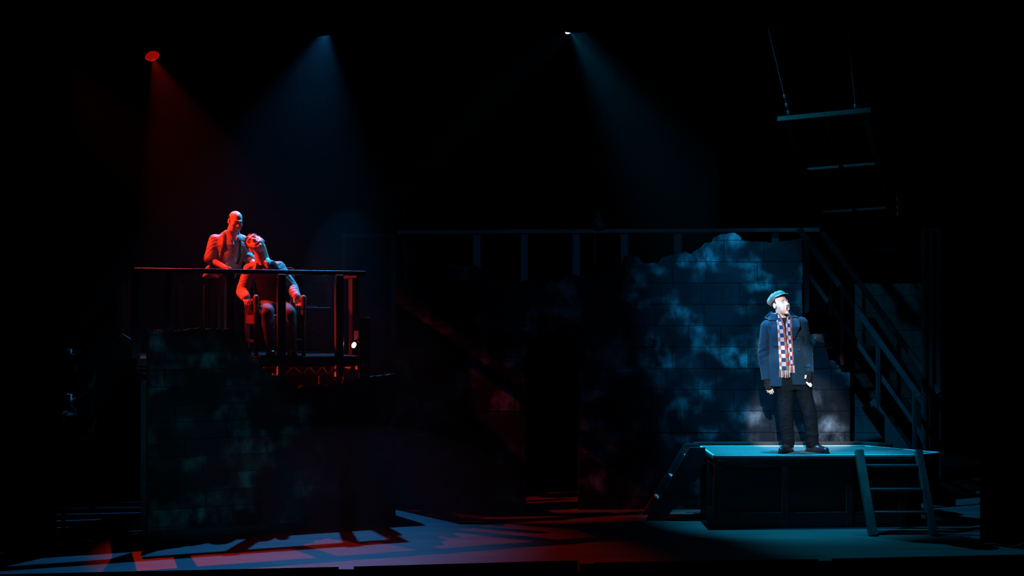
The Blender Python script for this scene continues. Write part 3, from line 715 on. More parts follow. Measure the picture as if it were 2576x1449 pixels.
def crease(p, f, amp, dr, seed=0.0, wd=0.1):
    ph = f*(p@np.asarray(dr, f32))+2.2*np.sin(7*p[:, 0]+5*p[:, 2]+seed)+1.4*np.sin(13*p[:, 1]+9*p[:, 2]+2*seed)
    return amp*np.exp(-np.sin(ph)**2/wd)*(0.55+0.45*np.sin(17*p[:, 0]-11*p[:, 2]+seed))
def rot(yaw, pitch, roll, order='zyx'):
    d = {'z': Matrix.Rotation(math.radians(yaw), 3, 'Z'), 'x': Matrix.Rotation(math.radians(pitch), 3, 'X'), 'y': Matrix.Rotation(math.radians(roll), 3, 'Y')}
    m = d[order[0]] @ d[order[1]] @ d[order[2]]
    return np.array(m, f32)
def surf(sdf, lo, hi, h):
    lo = np.asarray(lo, f32); hi = np.asarray(hi, f32); m = np.ceil((hi-lo)/(4*h)).astype(int); n = m*4+1
    cc = [lo[i]+(np.arange(m[i])*4+2)*h for i in range(3)]
    g = np.stack(np.meshgrid(*cc, indexing='ij'), -1).reshape(-1, 3).astype(f32)
    dc = sdf(g).reshape(m); act = np.abs(dc) < 4*h*1.9+0.006
    Fv = np.repeat(np.repeat(np.repeat(np.sign(dc), 4, 0), 4, 1), 4, 2); Fv = np.pad(Fv, ((0, 1),)*3, mode='edge').astype(f32)
    a4 = np.repeat(np.repeat(np.repeat(act, 4, 0), 4, 1), 4, 2); a4 = np.pad(a4, ((0, 1),)*3, mode='edge')
    for ax in range(3):
        s = np.zeros_like(a4); sl = [slice(None)]*3; sr = [slice(None)]*3; sl[ax] = slice(1, None); sr[ax] = slice(None, -1)
        s[tuple(sl)] = a4[tuple(sr)]; a4 = a4 | s
    idx = np.argwhere(a4); Fv[a4] = sdf((lo+idx*h).astype(f32))
    ins = Fv < 0
    nc = n-1
    corner = [(i, j, k) for i in (0, 1) for j in (0, 1) for k in (0, 1)]
    cnt = np.zeros(nc, np.int8)
    for c in corner: cnt += ins[c[0]:c[0]+nc[0], c[1]:c[1]+nc[1], c[2]:c[2]+nc[2]]
    cells = np.argwhere((cnt > 0) & (cnt < 8)); K_ = len(cells)
    val = np.stack([Fv[cells[:, 0]+c[0], cells[:, 1]+c[1], cells[:, 2]+c[2]] for c in corner], 1)
    acc = np.zeros((K_, 3), f32); num = np.zeros(K_, f32); ca = np.array(corner, f32)
    for i in range(8):
        for j in range(i+1, 8):
            if abs(ca[i]-ca[j]).sum() != 1: continue
            s = (val[:, i] < 0) != (val[:, j] < 0); t = val[:, i]/(val[:, i]-val[:, j]+1e-12)
            pt = ca[i]+t[:, None]*(ca[j]-ca[i]); acc[s] += pt[s]; num[s] += 1
    verts = lo+(cells+acc/num[:, None])*h
    vid = -np.ones(nc, np.int32); vid[cells[:, 0], cells[:, 1], cells[:, 2]] = np.arange(K_)
    faces = []
    for ax in range(3):
        b_, c_ = [(1, 2), (2, 0), (0, 1)][ax]
        sl = [slice(None)]*3; sr = [slice(None)]*3; sl[ax] = slice(0, -1); sr[ax] = slice(1, None)
        A_ = ins[tuple(sl)]; B_ = ins[tuple(sr)]
        e = np.argwhere(A_ != B_); e = e[(e[:, b_] > 0) & (e[:, c_] > 0) & (e[:, b_] < nc[b_]) & (e[:, c_] < nc[c_])]
        def at(db, dc_):
            q = e.copy(); q[:, b_] -= db; q[:, c_] -= dc_; return vid[q[:, 0], q[:, 1], q[:, 2]]
        quad = np.stack([at(1, 1), at(0, 1), at(0, 0), at(1, 0)], 1)
        flip = ~A_[e[:, 0], e[:, 1], e[:, 2]]; quad[flip] = quad[flip][:, ::-1]
        faces.append(quad)
    fc = np.concatenate(faces); fc = fc[(fc >= 0).all(1)]
    return verts, fc
def skinobj(name, sdf, lo, hi, h, m, parent, org, label=None):
    v, f = surf(sdf, lo, hi, h)
    me = bpy.data.meshes.new(name); v = v+np.array(org, f32)-np.array(ROOT[parent.name], f32)
    me.from_pydata(v.tolist(), [], f.tolist()); me.polygons.foreach_set('use_smooth', [True]*len(f)); me.materials.append(m); me.update()
    o = bpy.data.objects.new(name, me); col.objects.link(o); o.parent = parent; ROOT[o.name] = ROOT[parent.name]
    if label: o['label'] = label
    return o
def march(sdf, X, Z, y0, off, ymax):
    p = np.stack([X, np.full_like(X, y0), Z], 1).astype(f32)
    for _ in range(60):
        d_ = sdf(p)-off; p[:, 1] = np.minimum(p[:, 1]+d_*0.7, ymax)
    return p[:, 1]
def strip(name, rows, sdf, y0, off, th, m, parent, org, nx=8, nz=6, ymax=0.2, uvrows=None, label=None):
    """cloth strip laid on a surface; rows: (z, xleft, xright) from top to bottom in local metres"""
    rows = np.array(rows, float); t = np.linspace(0, len(rows)-1, (len(rows)-1)*nz+1)
    Zs = np.interp(t, range(len(rows)), rows[:, 0]); Ls = np.interp(t, range(len(rows)), rows[:, 1]); Rs = np.interp(t, range(len(rows)), rows[:, 2])
    u = np.linspace(0, 1, nx+1); X = Ls[:, None]+(Rs-Ls)[:, None]*u; Z = np.repeat(Zs[:, None], nx+1, 1)
    Y = march(sdf, X.ravel(), Z.ravel(), y0, off, ymax).reshape(X.shape)
    for _ in range(2):
        Y[1:-1] = (Y[:-2]+2*Y[1:-1]+Y[2:])/4
    bm = B(); uvl = bm.loops.layers.uv.new('UVMap'); nr = len(Zs); o_ = Vector(org)
    fr = [[bm.verts.new(o_+Vector((X[i, j], Y[i, j]-th, Z[i, j]))) for j in range(nx+1)] for i in range(nr)]
    bk = [[bm.verts.new(o_+Vector((X[i, j], Y[i, j]+0.002, Z[i, j]))) for j in range(nx+1)] for i in range(nr)]
    ln_ = np.concatenate([[0], np.cumsum(np.hypot(np.diff(Zs), np.diff(Y.mean(1))))])*(uvrows or 1)
    def face(a, b, c, d_, uv4):
        f = bm.faces.new((a, b, c, d_)); f.smooth = True
        for l, q in zip(f.loops, uv4): l[uvl].uv = q
    for i in range(nr-1):
        for j in range(nx):
            q4 = [(u[j], ln_[i]), (u[j+1], ln_[i]), (u[j+1], ln_[i+1]), (u[j], ln_[i+1])]
            face(fr[i][j], fr[i][j+1], fr[i+1][j+1], fr[i+1][j], q4)
            face(bk[i][j], bk[i+1][j], bk[i+1][j+1], bk[i][j+1], q4)
        for j in (0, nx):
            q4 = [(u[j], ln_[i]), (u[j], ln_[i+1])]*2
            face(fr[i][j], fr[i+1][j], bk[i+1][j], bk[i][j], [(u[j], ln_[i])]*4)
    for i in (0, nr-1):
        for j in range(nx):
            face(fr[i][j], fr[i][j+1], bk[i][j+1], bk[i][j], [(u[j], ln_[i])]*4)
    return obj(name, bm, m, parent, label=label), (X, Y, Z)
def head_sdf(q, mouth=0.0, smile=0.0):
    """face looks along -y, z up, origin between the ears"""
    x = np.abs(q[:, 0]); s = np.stack([x, q[:, 1], q[:, 2]], 1)
    d = ell(q, (0, 0.014, 0.035), (0.076, 0.097, 0.082))
    d = smin(d, ell(q, (0, -0.034, -0.03), (0.061, 0.064, 0.078)), 0.03)
    d = smin(d, ell(q, (0, -0.04, -0.085-mouth*0.4), (0.043, 0.046, 0.036)), 0.03)
    d = smin(d, ell(q, (0, -0.076, -0.108-mouth*0.55), (0.02, 0.016, 0.016)), 0.018)
    d = smin(d, ell(s, (0.047, -0.058, -0.03), (0.02, 0.022, 0.02)), 0.02)       # cheekbone
    d = smin(d, ell(s, (0.034, -0.058, -0.062), (0.022, 0.026, 0.032)), 0.025)     # cheek
    d = smin(d, cap(s, (0.008, -0.094, 0.02), (0.045, -0.08, 0.02), 0.010, 0.008), 0.014)  # brow
    d = smax(d, -ell(s, (0.032, -0.103, 0.0), (0.019, 0.017, 0.013)), 0.010)      # eye socket
    d = smin(d, ell(s, (0.032, -0.081, 0.0005), (0.0155, 0.0125, 0.0115)), 0.003)   # lids and eyeball
    d = smin(d, cap(q, (0, -0.092, 0.008), (0, -0.117, -0.036), 0.007, 0.0115), 0.010)
    d = smin(d, ell(s, (0.012, -0.104, -0.041), (0.0085, 0.011, 0.008)), 0.006)
    d = smin(d, ell(q, (0, -0.094, -0.07-mouth*0.3), (0.027, 0.013, 0.013+mouth*0.55)), 0.010)  # lips mass
    if mouth > 0.002:
        d = smax(d, -ell(q, (0, -0.106, -0.072-mouth*0.3), (0.019, 0.03, 0.005+mouth*0.42)), 0.004)
    else:
        d = smax(d, -ell(q, (0, -0.113, -0.071), (0.023, 0.014, 0.0018)), 0.004)
    e = ell(s, (0.078, 0.012, -0.01), (0.011, 0.02, 0.032)); e = smax(e, -ell(s, (0.089, 0.008, -0.008), (0.008, 0.011, 0.019)), 0.004)
    return smin(d, e, 0.006)
def hand_sdf(p, wrist, fdir, across, curl=0.5, thumb=0.6, s=1.0, spread=0.1, only=None):
    f = np.array(Vector(fdir).normalized(), f32); a = Vector(across); a = (a-Vector(fdir).normalized()*a.dot(Vector(fdir).normalized())).normalized()
    nrm = np.array(Vector(fdir).normalized().cross(a), f32); a = np.array(a, f32)
    q = p-np.asarray(wrist, f32); q = np.stack([q@f, q@a, q@nrm], 1)/s
    palm = ell(q, (0.045, 0.0, 0.0), (0.056, 0.04, 0.017))
    palm = smin(palm, cap(q, (-0.02, 0, 0), (0.02, 0, 0), 0.026, 0.026), 0.02)
    d = palm; prox = palm
    for y, L_, r in ((0.03, 0.072, 0.0088), (0.0105, 0.08, 0.0092), (-0.0095, 0.075, 0.0088), (-0.028, 0.058, 0.0078)):
        a1 = curl*0.7; a2 = curl*1.6; sp = y*spread*8
        b0 = np.array((0.085-abs(y)*0.25, y, 0.0), f32); u1 = np.array((math.cos(a1), sp*0.3, -math.sin(a1)), f32); u2 = np.array((math.cos(a2), sp*0.3, -math.sin(a2)), f32)
        b1 = b0+u1*L_*0.5; b2 = b1+u2*L_*0.52
        f1 = cap(q, b0-u1*0.02, b1, r*1.1, r); f2 = cap(q, b1, b2, r, r*0.82)
        d = np.minimum(d, smin(f1, f2, 0.004)); d = smin(d, np.minimum(f1, palm+0.02), 0.006); prox = smin(prox, cap(q, b0-u1*0.02, b0+u1*L_*0.28, r*1.15, r*1.1), 0.006)
    t0 = np.array((0.018, 0.026, -0.004), f32); td = np.array((math.cos(thumb)*0.9, math.sin(thumb), -0.25), f32); t1 = t0+td*0.042; t2 = t1+np.array((0.03, 0.012, -0.006), f32)
    tt = np.minimum(cap(q, t0, t1, 0.014, 0.0115), cap(q, t1, t2, 0.0112, 0.0085)); d = smin(d, tt, 0.008); prox = smin(prox, cap(q, t0, t0+td*0.03, 0.0155, 0.013), 0.008)
    return (prox if only else d)*s
def shoe(name, ankle, toe_dir, parent, org, L_=0.2):
    t = np.array(Vector((toe_dir[0], toe_dir[1], 0)).normalized(), f32); a = np.asarray(ankle, f32)
    def sd(p):
        h0 = a.copy(); h0[2] = 0.045
        heel = h0-t*0.05; toe = h0+t*(L_-0.02); toe[2] = 0.034
        d = cap(p, heel, h0+t*0.07, 0.04, 0.045); d = smin(d, cap(p, h0+t*0.05, toe, 0.046, 0.036), 0.02)
        d = smin(d, cap(p, h0, a, 0.045, 0.046), 0.03)
        d = smax(d, 0.012-p[:, 2], 0.004); return smax(d, p[:, 2]-0.13, 0.004)
    def sole(p):
        h0 = a.copy(); h0[2] = 0.012; q = p.copy(); q[:, 2] = 0.012
        d = cap(q, h0-t*0.052, h0+t*(L_-0.015), 0.046, 0.042)
        return smax(d, np.abs(p[:, 2]-0.009)-0.009, 0.003)
    c = np.array((a[0], a[1], 0), f32); r = np.array((0.27, 0.27, 0), f32)
    s_o = skinobj(name, sd, c-r+V3(0, 0, -0.01), c+r+V3(0, 0, 0.15), 0.006, M['leather'], parent, org)
    skinobj('sole', sole, c-r+V3(0, 0, -0.012), c+r+V3(0, 0, 0.04), 0.006, M['tee'], s_o, org)
    up = a.copy()
    for k in range(3):
        b = up+t*(0.045+0.025*k); z_ = 0.108-0.012*k; n_ = np.array((-t[1], t[0], 0), f32)
        obj('lace', tube([Vector(org)+Vector((b-n_*0.022).tolist()[:2]+[z_-0.006]), Vector(org)+Vector(b.tolist()[:2]+[z_]), Vector(org)+Vector((b+n_*0.022).tolist()[:2]+[z_-0.006])], 0.003, n=6), M['glove'], s_o)
    return s_o
def eyes(hc, R, parent, org, look=(0, 0), closed=False):
    if closed: return
    for sx in (-1, 1):
        c = np.asarray(hc)+R@V3(sx*0.032, -0.0832, 0.0005); fw = R@V3(look[0]+0.0, -1, look[1]); fw = fw/np.linalg.norm(fw)
        cw = Vector(c.tolist())+Vector(org); ax = Vector(fw.tolist())
        e = obj('eye', lathe([(0.0001, 0.0105), (0.005, 0.0092), (0.0085, 0.006), (0.0103, 0.001), (0.009, -0.005), (0.0001, -0.01)], cw, ax, n=16), M['eye_white'], parent, True)
        obj('iris', lathe([(0.0001, 0.0115), (0.0036, 0.0108), (0.0052, 0.0092), (0.0001, 0.008)], cw, ax, n=14), M['iris'], e, True)
def brows(hc, R, parent, org, m, lift=0.0):
    for sx in (-1, 1):
        pts = [np.asarray(hc)+R@V3(sx*x, y, z) for x, y, z in ((0.014, -0.1035, 0.018+lift), (0.03, -0.100, 0.0235), (0.048, -0.087, 0.018))]
        obj('eyebrow', tube([Vector(q.tolist())+Vector(org) for q in pts], [0.0026, 0.003, 0.0016], n=6), m, parent, True)
def mouth_parts(hc, R, parent, org, mouth):
    c = np.asarray(hc); o_ = Vector(org)
    def at(x, y, z): return o_+Vector((c+R@V3(x, y, z)).tolist())
    zc = -0.072-mouth*0.3; hh = 0.005+mouth*0.42
    n = 18; ring = [at(0.0205*math.cos(k*2*math.pi/n), -0.1045+0.012*abs(math.cos(k*2*math.pi/n))**2, zc+(hh+0.003)*math.sin(k*2*math.pi/n)) for k in range(n+1)]
    obj('lips', tube(ring, 0.0042, n=8), M['lips'], parent, True)
    ax = Vector((R@V3(0, -1, 0)).tolist())
    obj('mouth_hollow', lathe([(0.0001, 0), (0.016, 0.001), (0.017, 0.0), (0.0001, -0.004)], at(0, -0.083, zc), ax, n=14), M['mouth'], parent)
    obj('teeth', bar(at(-0.011, -0.0925, zc+hh*0.75), at(0.011, -0.0925, zc+hh*0.75), 0.004, 0.005, up=Vector((R@V3(0, 0, 1)).tolist())), M['teeth'], parent)

# ---- the singing boy on the low platform
def build_boy():
    d0 = 13.97; s = F/d0; org = Vector(((2010-CX)/F*d0, d0, DB+0.0)); m_ = lambda px, py: ((px-2010)/s, (1138-py)/s)
    t = thing('person', 'singing boy in navy pea coat, flat cap and long checked scarf', 'person', org)
    def q(px, py, y=0.0): a, b = m_(px, py); return V3(a, y, b)
    R = rot(27, -14, -9); hc = q(1962, 765, -0.02)
    nb = q(1969, 806, 0.03)
    sl, sr = q(1931, 822, 0.02), q(2017, 814, 0.03)
    el, er = q(1924, 890, 0.05), q(2033, 884, 0.06)
    wl, wr = q(1929, 958, 0.0), q(2031, 940, -0.06)
    hl, hr = q(1974, 955, 0.02), q(2013, 955, 0.03)
    kl, kr = q(1975, 1042, -0.03), q(2035, 1042, -0.03)
    al, ar = q(1984, 1116, 0.02), q(2046, 1116, 0.02)
    lf, ra_ = (0.25, -0.1, -1.0), (0.9, -0.5, 0.15)
    rf, rra = (-0.12, -0.25, -1.0), (-0.85, -0.6, 0.1)
    hL = lambda p, only=None: hand_sdf(p, wl, lf, ra_, 0.35, 0.35, 1.0, only=only)
    hRr = lambda p, only=None: hand_sdf(p, wr, rf, rra, 0.45, 0.95, 1.0, only=only)
    def body(p):
        d = head_sdf((p-hc)@R, 0.03)
        d = smin(d, cap(p, hc+R@V3(0, 0.025, -0.06), nb, 0.054, 0.058), 0.02)
        d = smin(d, loft(p, [0.8, 0.95, 1.2, 1.4, 1.48], [-0.09, -0.1, -0.13, -0.15, -0.17], [0.03]*5, [0.15, 0.14, 0.15, 0.15, 0.07], [0.1, 0.09, 0.1, 0.09, 0.06]), 0.04)
        for c_, e_, w_ in ((sl, el, wl), (sr, er, wr)):
            d = smin(d, chain(p, [c_, e_, w_], [0.05, 0.04, 0.028]), 0.03)
        for h_, k_, a_ in ((hl, kl, al), (hr, kr, ar)):
            d = smin(d, chain(p, [h_, k_, a_], [0.07, 0.05, 0.035]), 0.03)
        d = smin(d, hL(p), 0.008); return smin(d, hRr(p), 0.008)
    bd = skinobj('body', body, (-0.5, -0.25, 0.02), (0.32, 0.26, 1.82), 0.0038, M['skin_pale'], t, org)
    eyes(hc, R, t, org, (0.15, 0.12)); brows(hc, R, t, org, M['hair_brown'], 0.004); mouth_parts(hc, R, t, org, 0.03)
    for h_, nm in ((hL, 'glove'), (hRr, 'glove')):
        c = wl if h_ is hL else wr
        def gl(p, h_=h_, c=c):
            d = h_(p, True)-0.004; return smin(d, cap(p, c, c+V3(0, 0.005, 0.05), 0.034, 0.034), 0.01)
        skinobj('glove', gl, c-0.16, c+0.12, 0.0045, M['glove'], t, org, 'black fingerless glove')
    # clothes
    def tee(p):
        return smax(loft(p, [0.8, 1.0, 1.25, 1.4, 1.5], [-0.1, -0.11, -0.14, -0.155, -0.18], [0.02]*5, [0.16, 0.15, 0.165, 0.165, 0.085], [0.105, 0.1, 0.108, 0.1, 0.075]), p[:, 2]-1.487+0.4*p[:, 1], 0.004)
    skinobj('undershirt', tee, (-0.4, -0.2, 0.75), (0.15, 0.2, 1.55), 0.007, M['tee'], t, org)
    def trs(p):
        wv = np.clip((0.5-p[:, 2])/0.5, 0.1, 1)
        d = None
        for h_, k_, a_ in ((hl, kl, al), (hr, kr, ar)):
            lo_ = a_+V3(0, 0, -0.02)
            e = chain(p, [h_, k_, lo_], [0.104, 0.078, 0.067]); d = e if d is None else smin(d, e, 0.02)
        d = smin(d, loft(p, [0.70, 0.85, 1.0], [-0.075, -0.085, -0.1], [0.02]*3, [0.18, 0.17, 0.155], [0.12, 0.115, 0.105]), 0.05)
        d = d+wrk(p, 60, 0.007, 2)*wv+crease(p, 40, 0.013, (0.35, 0.3, 1.0), 3)*wv+crease(p, 60, 0.008, (-0.5, 0.3, 1.0), 6)*wv-0.006*wv
        return smax(d, 0.055-p[:, 2], 0.006)
    skinobj('trousers', trs, (-0.42, -0.22, 0.03), (0.32, 0.25, 1.02), 0.006, M['jeans'], t, org)
    hem = (1138-972)/s
    def coat_torso(p):
        return loft(p, [hem-0.005, 0.95, 1.15, 1.3, 1.4, 1.46, 1.53], [-0.11, -0.12, -0.14, -0.15, -0.155, -0.165, -0.185], [0.02]*7, [0.235, 0.212, 0.198, 0.198, 0.185, 0.135, 0.082], [0.155, 0.14, 0.135, 0.135, 0.125, 0.105, 0.08], 2.4)
    def coat_sleeves(p):
        d = None
        for c_, e_, w_ in ((sl, el, wl), (sr, er, wr)):
            u = (w_-e_)/np.linalg.norm(w_-e_)
            e = chain(p, [c_, e_, w_], [0.073, 0.066, 0.055]); fold = 0.004*np.sin(((p-e_)@u)*90+p[:, 0]*40)*np.exp(-((p-e_)@u/0.09)**2)
            e = np.where(np.linalg.norm(p-w_, axis=1) < 0.13, smax(e, (p-w_)@u+0.006, 0.006), e)+fold
            d = e if d is None else np.minimum(d, e)
        return d
    def coat_solid(p): return smin(coat_torso(p), coat_sleeves(p), 0.018)+wrk(p, 26, 0.003, 1)
    def coat(p):
        d = coat_torso(p)+wrk(p, 22, 0.004, 1); sh = smax(d, -(d+0.016), 0.002)
        z = p[:, 2]; xc = np.interp(z, [hem, 0.9, 1.1, 1.3, 1.5], [m_(1974, 0)[0], m_(1975, 0)[0], m_(1975, 0)[0], m_(1971, 0)[0], m_(1968, 0)[0]])
        hw = np.interp(z, [hem, 0.8, 0.95, 1.15, 1.35, 1.5], [0.062, 0.055, 0.035, 0.03, 0.05, 0.085])
        slot = np.maximum(np.abs(p[:, 0]-xc)-hw, p[:, 1]-0.0)
        sh = smax(sh, -slot, 0.004)
        sh = np.maximum(sh, hem-p[:, 2]+np.where((p[:, 0] > m_(1980, 0)[0]), 0.02, 0))
        return smin(sh, coat_sleeves(p), 0.01)
    skinobj('coat', coat, (-0.52, -0.22, 0.68), (0.30, 0.24, 1.58), 0.006, M['coat'], t, org)
    RW = lambda rows: [((1138-py)/s, (a-2010)/s, (b-2010)/s) for py, a, b in rows]
    cs = coat_solid
    strip('lapel', RW([(807, 1929, 1951), (815, 1927.5, 1952), (825, 1929, 1953), (838, 1931, 1953), (852, 1935, 1953), (872, 1943, 1954)]), cs, -0.4, 0.008, 0.012, M['coat'], t, org)
    strip('collar', RW([(784, 1947, 1952), (790, 1941, 1953), (797, 1934, 1953), (803, 1930, 1952), (806, 1932, 1950)]), cs, -0.4, 0.016, 0.012, M['coat'], t, org)
    strip('lapel', RW([(800, 1986, 2011), (812, 1986, 2010), (825, 1986, 2007), (838, 1986, 2000), (854, 1986, 1991)]), cs, -0.4, 0.008, 0.012, M['coat'], t, org)
    strip('collar', RW([(778, 1984, 1990), (784, 1985, 1999), (791, 1986, 2007), (797, 1986, 2009), (799, 1987, 2004)]), cs, -0.4, 0.016, 0.012, M['coat'], t, org)
    for px, py in ((2000.5, 851), (2003, 879.5), (2006, 907.5)):
        a, b = m_(px, py); yy = float(march(cs, np.array([a]), np.array([b]), -0.4, 0.0, 0.2)[0])
        obj('button', lathe([(0.001, 0.006), (0.008, 0.005), (0.0125, 0.0075), (0.0125, 0.0), (0.001, 0)], org+Vector((a, yy-0.001, b)), (0.1, -1, 0.1), n=14), M['button'], t)
    strip('pocket_flap', RW([(915, 2018, 2034), (924, 2018, 2034)]), cs, -0.4, 0.003, 0.006, M['coat'], t, org)
    # scarf
    surf2 = lambda p: np.minimum(cs(p), cap(p, hc+R@V3(0, 0.025, -0.06), nb, 0.05, 0.055))
    sc_ = None
    for rows in ([(788, 1949, 1956), (800, 1949, 1962), (815, 1950, 1967), (843, 1951, 1971), (875, 1952.5, 1974), (906, 1954, 1977), (931, 1955, 1978)],
                 [(786, 1981, 1987), (800, 1976, 1987), (815, 1971, 1986), (830, 1971, 1986), (860, 1974, 1987.5), (890, 1977, 1989), (919, 1979, 1990.5)]):
        so, (X, Y, Z) = strip('scarf_end', RW(rows), surf2, -0.4, 0.014, 0.008, M['scarf'], t, org, nx=10, uvrows=s/10.2)
        so['label'] = 'checked scarf end with fringe'
        for j in range(0, 11):
            x_, y_, z_ = X[-1, j], Y[-1, j], Z[-1, j]; e = random.uniform(-0.008, 0.008)
            obj('fringe', tube([org+Vector((x_, y_-0.004, z_)), org+Vector((x_+e*0.5, y_-0.006, z_-0.035)), org+Vector((x_+e, y_-0.004, z_-0.075-random.random()*0.012))], 0.0048, n=6), M['yarn'], so)
    pts = [org+Vector(v) for v in ((-0.262, 0.0, 1.535), (-0.265, 0.06, 1.555), (-0.19, 0.105, 1.575), (-0.11, 0.07, 1.565), (-0.108, 0.0, 1.545))]
    obj('scarf_neck', tube([p_-Vector((0, 0, 0.02)) for p_ in pts], 0.016, n=8), M['scarf'], t, True)
    for a_, dr_ in ((al, (-0.5, -0.75)), (ar, (0.5, -0.75))):
        shoe('shoe', a_+V3(0, 0.01, -0.0), dr_, t, org, 0.21)
    # hair and cap in the frame of the head
    def hair(p):
        q_ = (p-hc)@R; d = ell(q_, (0, 0.014, 0.038), (0.082, 0.103, 0.086))+0.004*np.sin(q_[:, 0]*150+q_[:, 2]*60)
        front = np.where(q_[:, 1] < -0.02, 0.058-q_[:, 2]+0.25*np.abs(q_[:, 0]), -0.015-q_[:, 2]-0.3*np.minimum(q_[:, 1]-0.03, 0.05))
        return smax(d, front, 0.008)
    skinobj('hair', hair, hc-0.15, hc+0.16, 0.004, M['hair_brown'], t, org)
    def capc(p):
        q_ = (p-hc)@R; d = ell(q_, (0, 0.04, 0.072), (0.105, 0.118, 0.058), rot(0, -24, 0)); d = d+0.004*np.sin(np.arctan2(q_[:, 0], q_[:, 1]-0.04)*8)
        d = smin(d, ell(q_, (0, 0.03, 0.05), (0.092, 0.106, 0.04), rot(0, -24, 0)), 0.012)
        return smax(d, -ell(q_, (0, 0.014, 0.03), (0.081, 0.104, 0.086)), 0.004)
    cp = skinobj('flat_cap', capc, hc-0.2, hc+0.22, 0.0045, M['cap'], t, org, 'teal grey tweed flat cap')
    def vis(p):
        q_ = ((p-hc)@R-V3(0, -0.062, 0.098))@rot(0, 12, 0); q_ = q_.copy(); q_[:, 2] += 2.8*q_[:, 0]**2
        return smax(ell(q_, (0, 0, 0), (0.088, 0.056, 0.03)), np.abs(q_[:, 2])-0.005, 0.004)
    skinobj('visor', vis, hc-0.22, hc+0.22, 0.0045, M['cap'], cp, org)
    tip = org+Vector((hc+R@V3(0.045, -0.075, -0.062)).tolist())
    obj('microphone', tube([org+Vector((hc+R@V3(0.074, 0.0, -0.02)).tolist()), tip], [0.0015, 0.003], n=6), M['skin_pale'], t)

